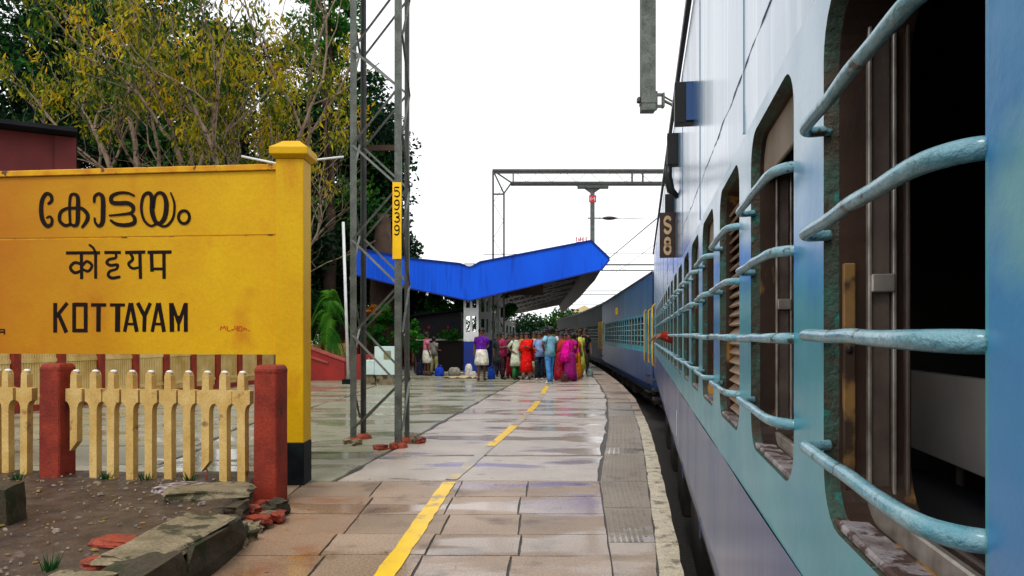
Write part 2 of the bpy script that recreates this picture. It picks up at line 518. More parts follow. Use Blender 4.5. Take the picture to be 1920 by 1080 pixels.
def zramp(m, stops, blend=1.0, wob=.05):
    """tint by height (world z): reflections put into the colour, with uneven borders"""
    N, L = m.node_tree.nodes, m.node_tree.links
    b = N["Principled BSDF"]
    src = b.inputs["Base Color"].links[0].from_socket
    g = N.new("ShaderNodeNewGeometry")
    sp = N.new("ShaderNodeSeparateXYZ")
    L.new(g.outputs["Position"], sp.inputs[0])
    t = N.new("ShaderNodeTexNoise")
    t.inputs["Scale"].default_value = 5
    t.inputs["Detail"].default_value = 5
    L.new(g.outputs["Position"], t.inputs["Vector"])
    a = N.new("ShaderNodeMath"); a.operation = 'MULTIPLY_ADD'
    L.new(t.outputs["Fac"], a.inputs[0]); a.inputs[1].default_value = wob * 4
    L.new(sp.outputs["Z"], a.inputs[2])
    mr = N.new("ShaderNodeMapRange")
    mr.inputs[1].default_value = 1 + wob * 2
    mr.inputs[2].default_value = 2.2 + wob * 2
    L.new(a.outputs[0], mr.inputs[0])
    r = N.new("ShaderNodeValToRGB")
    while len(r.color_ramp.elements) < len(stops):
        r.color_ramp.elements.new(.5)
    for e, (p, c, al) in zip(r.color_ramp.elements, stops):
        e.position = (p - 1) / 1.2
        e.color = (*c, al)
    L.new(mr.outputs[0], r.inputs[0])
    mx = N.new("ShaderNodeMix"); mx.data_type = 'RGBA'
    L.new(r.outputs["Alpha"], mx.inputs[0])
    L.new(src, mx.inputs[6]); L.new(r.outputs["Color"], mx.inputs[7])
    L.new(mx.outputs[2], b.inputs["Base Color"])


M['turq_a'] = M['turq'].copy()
M['turq_a'].name = 'turquoise_band_reflection_tint'
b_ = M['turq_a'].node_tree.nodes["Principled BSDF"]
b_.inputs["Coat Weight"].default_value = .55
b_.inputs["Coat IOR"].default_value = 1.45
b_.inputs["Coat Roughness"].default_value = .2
zramp(M['turq_a'], [(1.60, (.10, .35, .55), 0), (1.66, (.03, .22, .55), .8), (1.76, (.03, .22, .55), .7), (1.84, (.30, .46, .58), .9), (2.1, (.26, .42, .56), 1)])  # blue canopy reflection and pale sky reflection painted into the band
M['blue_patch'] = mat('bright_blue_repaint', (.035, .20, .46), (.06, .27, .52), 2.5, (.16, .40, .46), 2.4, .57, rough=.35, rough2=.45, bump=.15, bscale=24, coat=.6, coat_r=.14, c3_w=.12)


def xtint(m, x0, x1, c, amt):
    """paint aged to another hue along the board"""
    N, L = m.node_tree.nodes, m.node_tree.links
    b = N["Principled BSDF"]
    src = b.inputs["Base Color"].links[0].from_socket
    g = N.new("ShaderNodeNewGeometry")
    sp = N.new("ShaderNodeSeparateXYZ")
    L.new(g.outputs["Position"], sp.inputs[0])
    t = N.new("ShaderNodeTexNoise"); t.inputs["Scale"].default_value = 1.1; t.inputs["Detail"].default_value = 6
    L.new(g.outputs["Position"], t.inputs["Vector"])
    a = N.new("ShaderNodeMath"); a.operation = 'MULTIPLY_ADD'
    L.new(t.outputs["Fac"], a.inputs[0]); a.inputs[1].default_value = 2.2
    L.new(sp.outputs["X"], a.inputs[2])
    mr = N.new("ShaderNodeMapRange")
    mr.inputs[1].default_value = x0 + 1.1; mr.inputs[2].default_value = x1 + 1.1
    mr.inputs[3].default_value = amt; mr.inputs[4].default_value = 0
    L.new(a.outputs[0], mr.inputs[0])
    mx = N.new("ShaderNodeMix"); mx.data_type = 'RGBA'
    L.new(mr.outputs[0], mx.inputs[0]); L.new(src, mx.inputs[6]); mx.inputs[7].default_value = (*c, 1)
    L.new(mx.outputs[2], b.inputs["Base Color"])


xtint(M['yellow'], -5.6, -3.0, (.40, .125, .0), .95)

# lettering traced as brush strokes: (smooth, [(along the board, height, width) in metres])
LETTERS= [(1, [(2.551, 2.887, 0.027), (2.514, 2.92, 0.032), (2.524, 2.973, 0.032), (2.577, 2.991, 0.035), (2.623, 2.926, 0.04), (2.635, 2.823, 0.043), (2.62, 2.72, 0.043), (2.572, 2.653, 0.038), (2.521, 2.666, 0.032), (2.511, 2.718, 0.027), (2.536, 2.751, 0.022), (2.572, 2.738, 0.016)]), (1, [(2.303, 2.666, 0.024), (2.364, 2.654, 0.03), (2.423, 2.707, 0.032), (2.413, 2.791, 0.032), (2.344, 2.832, 0.027), (2.263, 2.835, 0.027), (2.173, 2.829, 0.032), (2.11, 2.767, 0.037), (2.114, 2.702, 0.037), (2.168, 2.632, 0.024)]), (1, [(2.303, 2.658, 0.024), (2.311, 2.836, 0.026), (2.301, 2.957, 0.026), (2.263, 2.982, 0.027), (2.218, 2.946, 0.037), (2.216, 2.806, 0.043), (2.223, 2.675, 0.04), (2.263, 2.65, 0.029), (2.301, 2.672, 0.021)]), (1, [(2.032, 2.894, 0.024), (2.027, 2.95, 0.026), (1.98, 2.98, 0.029), (1.937, 2.936, 0.042), (1.932, 2.801, 0.046), (1.94, 2.68, 0.043), (1.98, 2.642, 0.03), (2.02, 2.679, 0.022), (2.027, 2.726, 0.019)]), (1, [(1.585, 2.95, 0.019), (1.654, 2.979, 0.024), (1.753, 2.983, 0.027), (1.836, 2.948, 0.035), (1.831, 2.887, 0.04), (1.753, 2.875, 0.04), (1.654, 2.873, 0.04), (1.597, 2.832, 0.038), (1.616, 2.775, 0.027), (1.733, 2.758, 0.021), (1.861, 2.749, 0.016)]), (1, [(1.624, 2.767, 0.024), (1.583, 2.72, 0.035), (1.59, 2.665, 0.04), (1.684, 2.646, 0.037), (1.783, 2.659, 0.032), (1.848, 2.699, 0.022)]), (1, [(1.349, 2.65, 0.021), (1.407, 2.634, 0.022), (1.478, 2.7, 0.024), (1.506, 2.821, 0.026), (1.484, 2.94, 0.029), (1.427, 2.976, 0.032), (1.388, 2.925, 0.043), (1.386, 2.781, 0.046), (1.35, 2.679, 0.04), (1.299, 2.658, 0.038), (1.246, 2.724, 0.045), (1.229, 2.861, 0.045), (1.258, 2.952, 0.037), (1.309, 2.975, 0.029), (1.353, 2.936, 0.024), (1.37, 2.818, 0.024)]), (1, [(1.182, 2.973, 0.014), (1.141, 2.86, 0.021), (1.153, 2.722, 0.022), (1.211, 2.642, 0.024), (1.27, 2.627, 0.022), (1.324, 2.653, 0.019)]), (1, [(0.976, 2.717, 0.027), (0.984, 2.684, 0.027), (1.006, 2.66, 0.027), (1.036, 2.652, 0.027), (1.066, 2.661, 0.027), (1.088, 2.686, 0.027), (1.096, 2.719, 0.027), (1.088, 2.752, 0.027), (1.066, 2.776, 0.027), (1.036, 2.784, 0.027), (1.006, 2.775, 0.027), (0.984, 2.75, 0.027), (0.976, 2.717, 0.027)]), (0, [(2.349, 2.364, 0.027), (1.967, 2.361, 0.027)]), (0, [(2.176, 2.357, 0.03), (2.173, 2.086, 0.03)]), (1, [(2.181, 2.245, 0.027), (2.253, 2.26, 0.029), (2.301, 2.209, 0.029), (2.253, 2.155, 0.029), (2.177, 2.175, 0.024)]), (1, [(2.173, 2.217, 0.024), (2.117, 2.272, 0.026), (2.057, 2.23, 0.026), (2.097, 2.17, 0.026), (2.163, 2.191, 0.022)]), (0, [(2.015, 2.355, 0.027), (2.015, 2.09, 0.026)]), (1, [(2.084, 2.445, 0.021), (2.042, 2.411, 0.022), (2.015, 2.36, 0.022)]), (0, [(1.917, 2.363, 0.027), (1.733, 2.361, 0.027)]), (1, [(1.788, 2.352, 0.024), (1.791, 2.306, 0.026), (1.863, 2.29, 0.027), (1.89, 2.256, 0.029), (1.848, 2.228, 0.029), (1.771, 2.232, 0.027), (1.783, 2.19, 0.024), (1.853, 2.167, 0.027), (1.874, 2.126, 0.03), (1.833, 2.095, 0.03), (1.748, 2.106, 0.027)]), (0, [(1.684, 2.36, 0.029), (1.462, 2.362, 0.029)]), (1, [(1.626, 2.35, 0.027), (1.6, 2.29, 0.027), (1.646, 2.241, 0.027), (1.605, 2.195, 0.024), (1.531, 2.203, 0.022)]), (0, [(1.521, 2.358, 0.029), (1.514, 2.085, 0.029)]), (0, [(1.437, 2.359, 0.029), (1.172, 2.359, 0.03)]), (0, [(1.393, 2.348, 0.032), (1.386, 2.158, 0.032)]), (0, [(1.388, 2.186, 0.024), (1.26, 2.185, 0.024)]), (0, [(1.255, 2.355, 0.03), (1.253, 2.083, 0.03)]), (0, [(2.473, 1.838, 0.035), (2.473, 1.526, 0.035)]), (0, [(2.336, 1.837, 0.032), (2.46, 1.693, 0.032)]), (0, [(2.433, 1.714, 0.034), (2.346, 1.526, 0.037)]), (0, [(2.258, 1.82, 0.035), (2.127, 1.819, 0.035)]), (0, [(2.127, 1.836, 0.035), (2.127, 1.528, 0.035)]), (0, [(2.258, 1.547, 0.032), (2.127, 1.547, 0.032)]), (0, [(2.258, 1.837, 0.035), (2.258, 1.528, 0.035)]), (0, [(2.067, 1.815, 0.03), (1.897, 1.814, 0.03)]), (0, [(1.982, 1.815, 0.04), (1.984, 1.534, 0.04)]), (0, [(1.853, 1.814, 0.027), (1.689, 1.813, 0.027)]), (0, [(1.767, 1.814, 0.046), (1.77, 1.533, 0.046)]), (0, [(1.626, 1.834, 0.032), (1.691, 1.533, 0.032)]), (0, [(1.618, 1.833, 0.035), (1.555, 1.533, 0.035)]), (0, [(1.662, 1.614, 0.022), (1.575, 1.614, 0.022)]), (0, [(1.545, 1.833, 0.034), (1.466, 1.69, 0.034)]), (0, [(1.405, 1.832, 0.03), (1.471, 1.69, 0.032)]), (0, [(1.468, 1.706, 0.035), (1.474, 1.533, 0.035)]), (0, [(1.321, 1.832, 0.032), (1.385, 1.533, 0.03)]), (0, [(1.311, 1.832, 0.035), (1.254, 1.533, 0.035)]), (0, [(1.356, 1.614, 0.022), (1.272, 1.613, 0.022)]), (0, [(1.174, 1.831, 0.04), (1.166, 1.533, 0.04)]), (0, [(1.17, 1.828, 0.03), (1.094, 1.622, 0.03)]), (0, [(1.018, 1.827, 0.03), (1.092, 1.622, 0.03)]), (0, [(1.094, 1.7, 0.024), (1.094, 1.54, 0.021)]), (0, [(1.016, 1.831, 0.035), (1.015, 1.533, 0.035)])]
RED= [(0, [(0.641, 1.549, 0.008), (0.63, 1.588, 0.008)]), (0, [(0.63, 1.588, 0.008), (0.613, 1.566, 0.008), (0.595, 1.593, 0.008)]), (0, [(0.595, 1.593, 0.008), (0.578, 1.549, 0.008)]), (0, [(0.567, 1.588, 0.008), (0.561, 1.544, 0.008), (0.532, 1.544, 0.008)]), (0, [(0.521, 1.555, 0.008), (0.492, 1.555, 0.008)]), (0, [(0.48, 1.593, 0.008), (0.486, 1.566, 0.008), (0.452, 1.56, 0.008)]), (0, [(0.457, 1.593, 0.008), (0.457, 1.538, 0.008)]), (0, [(0.434, 1.587, 0.008), (0.412, 1.587, 0.008), (0.406, 1.544, 0.008), (0.44, 1.544, 0.008), (0.44, 1.587, 0.008)]), (0, [(0.389, 1.549, 0.008), (0.383, 1.576, 0.008), (0.366, 1.565, 0.008), (0.354, 1.549, 0.008)]), (0, [(0.337, 1.544, 0.008), (0.326, 1.544, 0.008)])]
FRAG= [(0, [(3.196, 1.531, 0.014), (3.054, 1.531, 0.014)]), (0, [(3.196, 1.557, 0.011), (3.054, 1.557, 0.011)]), (0, [(3.057, 1.562, 0.011), (3.057, 1.506, 0.011)]), (0, [(3.122, 1.557, 0.011), (3.122, 1.506, 0.011)])]

# ---------------------------------------------------------------- platform edge line
EDGE = [(-8, -1.25), (-6, -.90), (-3, -.37), (0, .16), (3, .76), (4.65, 1.085), (6.5, 1.375), (9.46, 1.84), (12.2, 2.24), (17.5, 2.90), (22, 3.28), (26.6, 3.58), (36, 4.05), (50, 4.6), (70, 4.7), (100, 3.6), (140, .6), (200, -6)]


def edge(D):
    for (d0, x0), (d1, x1) in zip(EDGE, EDGE[1:]):
        if D <= d1:
            return x0 + (x1 - x0) * (D - d0) / (d1 - d0)
    return EDGE[-1][1]


# ground, track bed
g = MB().add([(-600, -300, -.95), (600, -300, -.95), (600, 1200, -.95), (-600, 1200, -.95)], [(0, 1, 2, 3)]).build('ground', M['ground'], kind='structure', fixn=False)
b = MB()
ds = [-8, -3, 0, 5, 10, 15, 20, 30, 40, 50, 60, 80, 100, 140, 200]
for a, c in zip(ds, ds[1:]):
    b.add([(edge(a) - .05, a, -.85), (edge(a) + 5.5, a, -.85), (edge(c) + 5.5, c, -.85), (edge(c) - .05, c, -.85)], [(0, 1, 2, 3)])
b.build('track_bed', M['ballast'], kind='structure', fixn=False)

platform = MB()
dd = [-8, -6, -3, 0, 3, 4.65, 6.5, 8, 9.46, 12.2, 15, 17.5, 22, 26.6, 31, 36, 43, 50, 60, 70, 85, 100, 120, 140, 200]
for a, c in zip(dd, dd[1:]):
    platform.mi = 0
    platform.add([(-45, a, -.012), (edge(a) - .03, a, -.012), (edge(c) - .03, c, -.012), (-45, c, -.012)], [(0, 1, 2, 3)])
    platform.mi = 1
    platform.add([(edge(a) - .03, a, -.012), (edge(a) - .03, a, -.9), (edge(c) - .03, c, -.9), (edge(c) - .03, c, -.012)], [(0, 1, 2, 3)])
platform = platform.build('platform', [M['joint'], M['platform_wall']], kind='structure', fixn=False)


def slab(q, mtl, name='paving_slab', t=.012, gap=.0045, top=0.0, parent=platform, jit=.002, wob=0.008):
    """q: four (x, y) corners; a slab with slightly chipped edges"""
    cx = sum(p[0] for p in q) / 4
    cy = sum(p[1] for p in q) / 4
    pts = []
    for i in range(4):
        (x0, y0), (x1, y1) = q[i], q[(i + 1) % 4]
        L_ = math.hypot(x1 - x0, y1 - y0)
        k = 5 if L_ < 2.5 else 9
        for j in range(k):
            t_ = j / k
            x, y = x0 + (x1 - x0) * t_, y0 + (y1 - y0) * t_
            d = math.hypot(cx - x, cy - y)
            ex = gap * 1.3 + (R.random() * wob if j else R.random() * wob * .6)
            pts.append((x + (cx - x) / d * ex, y + (cy - y) / d * ex))
    z = top + R.uniform(-jit, jit)
    tx, ty = (R.uniform(-.0016, .0016), R.uniform(-.0016, .0016)) if jit else (0, 0)
    n = len(pts)
    vs = [(x, y, z + (x - cx) * tx + (y - cy) * ty) for x, y in pts]
    vs += [(x + (x - cx) * .004, y + (y - cy) * .004, -.014) for x, y in pts]
    fs = [tuple(range(n))] + [(k, k + n, (k + 1) % n + n, (k + 1) % n) for k in range(n)]
    return MB().add(vs, fs).build(name, mtl, parent, fixn=False)


def lerp(a, b, t):
    return a + (b - a) * t


# near paving, six columns of slabs
ROWS = [2.4, 3.1, 3.85, 4.5, 5.08, 5.62, 6.25, 6.92, 7.66]
U0 = [-2.75, -2.0, -1.28, -.6, .0, .63]
U1 = [-2.9, -2.1, -1.3, -.5, .14, .9]
for i, (a, c) in enumerate(zip(ROWS, ROWS[1:])):
    for j in range(5):
        def U(k, D, j=j):
            t = (D - 4.65) / 3.0
            off = .03 * math.sin(i * 2.1 + k * 1.3)
            return lerp(U0[k], U1[k], t) + (off if 0 < k < 5 else 0)
        dy = [.03 * math.sin(i * 1.7 + jj * 2.3) for jj in (j, j + 1)]
        q = [(U(j, a), a + .02 * math.sin(j * 1.9 + i)), (U(j + 1, a), a + .02 * math.sin(j * 1.9 + i)),
             (U(j + 1, c), c + .02 * math.sin(j * 1.9 + i + 1)), (U(j, c), c + .02 * math.sin(j * 1.9 + i + 1))]
        mm = M['slab_rust_reflect'] if (j <= 1 and a < 6.8 and R.random() < .85) else (M['slab'] if R.random() < .6 else M['slab_b'])
        slab(q, mm)


def tline(D):
    return lerp(.63, .9, (D - 4.65) / 3.0) if D < 7.66 else min(edge(D) - .66, .9 + (D - 7.66) * .15)


# edge strip: chequered tiles and white worn coping stones
er = [1.0, 2.0, 3.2, 4.3, 5.4, 6.48, 7.64, 8.4, 9.3, 10.3, 11.5, 12.6, 13.8, 15, 16.2, 17.5, 19, 20.5, 22, 24, 26, 28, 31, 34]
for i, (a, c) in enumerate(zip(er, er[1:])):
    w0, w1 = edge(a) - .165, edge(c) - .165
    x0 = tline(a) if a >= 2.4 else w0 - .5
    x1 = tline(c) if c >= 2.4 else w1 - .5
    t = slab([(x0, a), (w0, a), (w1, c), (x1, c)], M['slab_b'] if (a < 5.3 or a > 15) else M['tile'], 'edge_tile' if 5.3 < a < 15 else 'paving_slab', jit=0 if 5.3 < a < 15 else .002)
    if 5.3 < a < 13:       # raised square nubs of the chequered tile
        nb = MB()
        stp = .043 if a < 9 else .06
        ny = int((c - a - .05) / stp)
        for r_ in range(ny):
            yy = a + .04 + r_ * stp
            tt = (yy - a) / (c - a)
            xa, xb = lerp(x0, x1, tt) + .03, lerp(w0, w1, tt) - .02
            nx = int((xb - xa) / stp)
            for q_ in range(nx):
                xx = xa + q_ * stp
                h = stp * .30
                nb.add([(xx - h, yy - h, -.001), (xx + h, yy - h, -.001), (xx + h, yy + h, -.001), (xx - h, yy + h, -.001),
                        (xx - h * .7, yy - h * .7, .005), (xx + h * .7, yy - h * .7, .005), (xx + h * .7, yy + h * .7, .005), (xx - h * .7, yy + h * .7, .005)],
                       [(4, 5, 6, 7), (0, 1, 5, 4), (1, 2, 6, 5), (2, 3, 7, 6), (3, 0, 4, 7)])
        nb.build('tile_nubs', M['tile'], platform, kind='stuff', fixn=False)
    e0, e1 = edge(a), edge(c)
    q = slab([(w0, a), (e0, a), (e1, c), (w1, c)], M['edge'] if a < 13 else M['slab'], 'coping_stone', gap=.003, wob=.02)

# large concrete bays beyond
br = [7.66, 9.3, 11.5, 13.2, 15, 17, 19.3, 22, 25, 28.5, 32.5, 37]
def lb(D):
    return -1.82 + (D - 7.7) * .12
for i, (a, c) in enumerate(zip(br, br[1:])):
    s_ = .04 * math.sin(i * 2.2)
    slab([(lb(a), a), (tline(a), a + s_), (tline(c), c - .04 * math.sin(i * 2.2 + 2.2)), (lb(c), c)], M['concrete'], 'concrete_bay', gap=.013, wob=.06)
lr = [7.66, 8.6, 10.1, 11.4, 13, 14.8, 17, 19.5, 22.5, 26, 30, 35]
for i, (a, c) in enumerate(zip(lr, lr[1:])):
    xs = [-45, -12, -7.0 + .2 * math.sin(i), -4.2 + .2 * math.cos(i), None]
    for k in range(4):
        x0 = lb(a) if xs[k] is None else xs[k]
        x1a = lb(a) if xs[k + 1] is None else xs[k + 1]
        x1c = lb(c) if xs[k + 1] is None else xs[k + 1]
        slab([(x0, a), (x1a, a), (x1c, c), (x0, c)], M['mossy'] if k > 1 or i < 8 else M['concrete'], 'concrete_bay', gap=.01, wob=.05)
slab([(-2.9, 7.66), (-2.9, 2.4), (-45, 2.4), (-45, 7.66)][::-1], M['mossy'], 'concrete_bay')
far = MB()
fd = [35, 37, 43, 50, 60, 70, 85, 100, 120, 140, 200]
for a, c in zip(fd, fd[1:]):
    far.add([(-45, a, -.004), (edge(a), a, -.004), (edge(c), c, -.004), (-45, c, -.004)], [(0, 1, 2, 3)])
far.build('far_platform_surface', M['concrete'], platform, fixn=False)

# yellow safety line
def yline(pts, wd, m, name='yellow_line'):
    mb = MB()
    vs = []
    sub = []
    for (d0, x0), (d1, x1) in zip(pts, pts[1:]):
        for k in range(6):
            sub.append((lerp(d0, d1, k / 6), lerp(x0, x1, k / 6)))
    sub.append(pts[-1])
    for d, x in sub:
        vs += [(x - wd / 2 + R.uniform(-.008, .008), d, .0062), (x + wd / 2 + R.uniform(-.008, .008), d, .0062)]
    mb.add(vs, [(2 * i, 2 * i + 1, 2 * i + 3, 2 * i + 2) for i in range(len(sub) - 1)])
    mb.build(name, m, platform, fixn=False)


LP = [(2.6, -.96), (4.65, -.79), (7.66, -.635), (9.6, -.36), (11.5, -.07), (15.3, .44), (19.6, .83), (24, 1.2), (30, 1.6)]
def lx(D):
    for (d0, x0), (d1, x1) in zip(LP, LP[1:]):
        if D <= d1:
            return lerp(x0, x1, (D - d0) / (d1 - d0))
    return LP[-1][1]
def seg(a, c, m, w=.13):
    n = max(2, int((c - a) / .8))
    yline([(lerp(a, c, k / n), lx(lerp(a, c, k / n))) for k in range(n + 1)], w, m)
seg(2.6, 7.60, M['line'], .132)
seg(7.72, 10.0, M['line_worn'])
seg(10.05, 12.4, M['line'])
seg(12.45, 14.4, M['line_worn'])
seg(14.5, 16.9, M['line'])
seg(17.0, 18.9, M['line_worn'])
seg(19.0, 22.0, M['line'])
seg(22.2, 30.0, M['line_worn'])

# ---------------------------------------------------------------- raised planting bed on the left
bed = thing('planting_bed', 'raised bed of wet soil behind a broken stone kerb in front of the picket fence', 'planting bed')
sb = MB()
nx, ny = 46, 30
def bedx(D):       # right border of the soil
    return lerp(-2.14, -2.10, (D - 3) / 2.2) if D < 5.2 else lerp(-2.10, -2.30, (D - 5.2) / 1.3)
vs = []
for j in range(ny + 1):
    D = lerp(2.6, 7.35, j / ny)
    for i in range(nx + 1):
        t = (i / nx) ** 1.6
        x = lerp(bedx(D), -9.5, t)
        z = .185 + .03 * noise.noise(Vector((x * 1.3, D * 1.3, 0))) + .022 * noise.noise(Vector((x * 5, D * 5, 3)))
        if D > 7.2: z = -.01
        if i == 0: z = .10
        vs.append((x, D, z))
sb.add(vs, [(j * (nx + 1) + i, j * (nx + 1) + i + 1, (j + 1) * (nx + 1) + i + 1, (j + 1) * (nx + 1) + i) for j in range(ny) for i in range(nx)], True)
sb.build('soil', M['soil'], bed)


def rock(name, c, size, rz, m, parent, seed, jit=.16, flat=False):
    import bmesh
    bm = bmesh.new()
    bmesh.ops.create_cube(bm, size=1)
    bmesh.ops.subdivide_edges(bm, edges=bm.edges[:], cuts=3, use_grid_fill=True)
    for v in bm.verts:
        p = v.co.copy()
        d = noise.noise_vector(Vector((p.x * 2.1 + seed * 7.1, p.y * 2.1, p.z * 2.1 + seed)))
        d2 = noise.noise_vector(Vector((p.x * 5 + seed, p.y * 5, p.z * 5)))
        q = p.normalized() * .62
        p = p.lerp(q, .22)
        if flat and p.z > .3:
            d.z *= .3; d2.z *= .3
        v.co = p + d * jit + d2 * jit * .35
        v.co = Vector((v.co.x * size[0], v.co.y * size[1], v.co.z * size[2]))
    me = bpy.data.meshes.new(name)
    bm.to_mesh(me)
    bm.free()
    me.materials.append(m)
    o = link(name, me, parent)
    o.location = c
    o.rotation_euler = (R.uniform(-.05, .05), R.uniform(-.05, .05), rz)
    return o


# kerb: big dressed stones, then brick rubble towards the fence post
for k, (D, ln) in enumerate([(2.75, .6), (3.4, .62), (4.06, .64), (4.82, .84)]):
    x = -2.02 - (4.9 - D) * .035
    rock('kerb_stone', (x, D, .085), (.30, ln, .33), .06 * math.sin(k * 2), M['stone_dark'], bed, k + 1, .10, True)
rock('kerb_stone', (-2.10, 4.62, .245), (.36, .95, .05), -.10, M['stone'], bed, 21, .10, True)
rock('kerb_stone', (-2.22, 3.5, .24), (.34, .8, .05), -.04, M['stone'], bed, 22, .10, True)
for k in range(18):
    D = R.uniform(5.15, 6.35)
    x = -1.97 - (D - 5.3) * .06 + R.uniform(-.20, .10)
    mm = R.choice([M['brick'], M['brick'], M['stone'], M['stone_dark']])
    rock('rubble_stone', (x, D, R.uniform(.02, .09)), (R.uniform(.08, .2), R.uniform(.1, .24), R.uniform(.06, .12)), R.uniform(0, 3), mm, bed, k + 40, .2)
for k in range(4):
    D = R.uniform(3.6, 4.7)
    rock('brick', (-2.38 + R.uniform(-.12, .12), D, .205), (R.uniform(.12, .3), R.uniform(.10, .2), .05), R.uniform(-.4, .4), M['brick'], bed, k + 80, .12)
rock('broken_concrete_slab', (-2.50, 6.15, .20), (.62, .40, .09), .35, M['stone'], bed, 99, .14, True)
rock('broken_concrete_slab', (-2.75, 6.35, .19), (.5, .35, .06), -.3, M['sillm'], bed, 98, .12, True)
rock('broken_concrete_slab', (-2.24, 5.9, .10), (.3, .5, .14), .2, M['stone_dark'], bed, 97, .2)
lit = MB()
lit2 = MB()
for k in range(1000):
    D = 2.9 + (R.random() ** .8) * 4.1
    x = bedx(D) - .05 - R.random() * 5
    s = R.uniform(.003, .011) if R.random() < .93 else R.uniform(.012, .02)
    z = .195 + .03 * noise.noise(Vector((x * 1.3, D * 1.3, 0))) + .022 * noise.noise(Vector((x * 5, D * 5, 3)))
    a = R.uniform(0, 6.28)
    w_ = s * R.uniform(1, 2.6)
    tgt = lit if R.random() < .62 else lit2
    tgt.mi = 0
    ca, sa = math.cos(a), math.sin(a)
    P = [(-w_, -s * .6), (w_ * .8, -s), (w_, s * .7), (-w_ * .7, s)]
    hh = s * (.8 if tgt is lit else .15)
    vs = [(x + px * ca - py * sa, D + px * sa + py * ca, z - s * .4) for px, py in P] + [(x + .7 * (px * ca - py * sa), D + .7 * (px * sa + py * ca), z + hh) for px, py in P]
    tgt.add(vs, [(4, 5, 6, 7), (0, 1, 5, 4), (1, 2, 6, 5), (2, 3, 7, 6), (3, 0, 4, 7)])
lit.build('gravel', M['litter'], bed, kind='stuff', fixn=False)
lit2.build('leaf_litter', M['litter2'], bed, kind='stuff', fixn=False)
st_ = rock('stone_stump', (-3.66, 5.3, .28), (.28, .26, .30), .1, M['stone_dark'], None, 120, .05)
tag(st_, 'short dark stone stump standing in the planting bed at the left border', 'stump')
# weeds in the bed and along the fence foot
for (x, D) in [(-3.3, 6.75), (-3.7, 6.8), (-2.9, 6.72), (-4.5, 6.8), (-2.6, 4.2)]:
    wd = MB()
    for k in range(26):
        a = R.uniform(0, 6.28); l = R.uniform(.04, .11); r_ = R.uniform(0, .05)
        bx, by = x + r_ * math.cos(a), D + r_ * math.sin(a)
        wd.add([(bx - .006, by, .17), (bx + .006, by, .17), (bx + math.cos(a) * l * .5, by + math.sin(a) * l * .5, .18 + l)], [(0, 1, 2)])
    o = wd.build('weed', M['leaf_mid'], bed, kind='stuff', fixn=False)

lf = MB()
for k in range(90):
    D = R.uniform(3.4, 16)
    x = R.uniform(-2.6 if D > 7 else -1.9, edge(D) - .1) if R.random() < .5 else R.uniform(-1.9, -1.2)
    s, a = R.uniform(.008, .028), R.uniform(0, 6.28)
    ca, sa = math.cos(a), math.sin(a)
    P = [(-s, 0, .001), (-s * .2, -s * .4, .003), (s, 0, .002), (-s * .2, s * .4, .004)]
    lf.add([(x + px * ca - py * sa, D + px * sa + py * ca, .0062 + pz) for px, py, pz in P], [(0, 1, 2, 3)])
lf.build('fallen_leaves', M['litter2'], platform, kind='stuff', fixn=False)

# ---------------------------------------------------------------- near picket fence
fence = thing('picket_fence', 'cream picket fence with red square posts and broken pickets below the yellow name board', 'fence')
FA, FB = (-2.142, 6.63), (-4.26, 7.0)
fdx, fdy = FB[0] - FA[0], FB[1] - FA[1]
fl = math.hypot(fdx, fdy)
fdx, fdy = fdx / fl, fdy / fl
ang = math.atan2(fdy, fdx)
def fpt(s, off=0):
    return (FA[0] + fdx * s - fdy * off * -1 * 0 + off * (-fdy) * -1, FA[1] + fdy * s + off * fdx)
def fence_local(px):
    # distance along the fence seen at image column px
    a = (px - 960) / 1400
    return (a * FA[1] - FA[0]) / (fdx - a * fdy)
def place_on_fence(o, s):
    o.location = (FA[0] + fdx * s, FA[1] + fdy * s, 0)
    o.rotation_euler = (0, 0, ang)
    return o
for s, z0 in ((0, -.005), (fl, .12), (fl * 2, .12)):
    p = MB()
    p.loft([(0, 0, z0, .155, .155), (0, 0, .6, .152, .152), (0, 0, 1.17, .150, .150), (0, 0, 1.19, .158, .158), (0, 0, 1.235, .13, .13)], n=4, smooth=False)
    me = p.mesh('post', M['red_post'], bevel=.012)
    me.transform(Matrix.Rotation(math.pi / 4, 4, 'Z'))
    for v in me.vertices:
        v.co.x += .006 * noise.noise(v.co * 6); v.co.y += .006 * noise.noise(v.co * 6 + Vector((4, 0, 0)))
    o = link('post', me, fence)
    place_on_fence(o, s)
pk_px = [16, 50, None, 143, 179, 212, 248, 283, 319, 354, 388, 422, 456]
def picket(wL, wR, z0, tip=True, jag=0.0):
    w = .037
    poly = [(-w, z0 + jag), (w, z0), (w, .80)]
    for k in range(5):
        a = k / 4 * math.pi / 2
        poly.append((w + (wR - w) * (1 - math.cos(a)), .80 + .085 * math.sin(a)))
    poly += [(wR, .885), (wR, 1.0)]
    poly += [(w * .95, 1.005), (w * .85, 1.13), (w * .45, 1.165), (-w * .45, 1.165), (-w * .85, 1.13), (-w * .95, 1.005)]
    poly += [(-wL, 1.0), (-wL, .885)]
    for k in range(5):
        a = (4 - k) / 4 * math.pi / 2
        poly.append((-w - (wL - w) * (1 - math.cos(a)), .80 + .085 * math.sin(a)))
    poly.append((-w, .80))
    return poly
ss = [fence_local(p) for p in pk_px if p]
allp = ss + [fl + .3 + .17 * k for k in range(2, 12)]
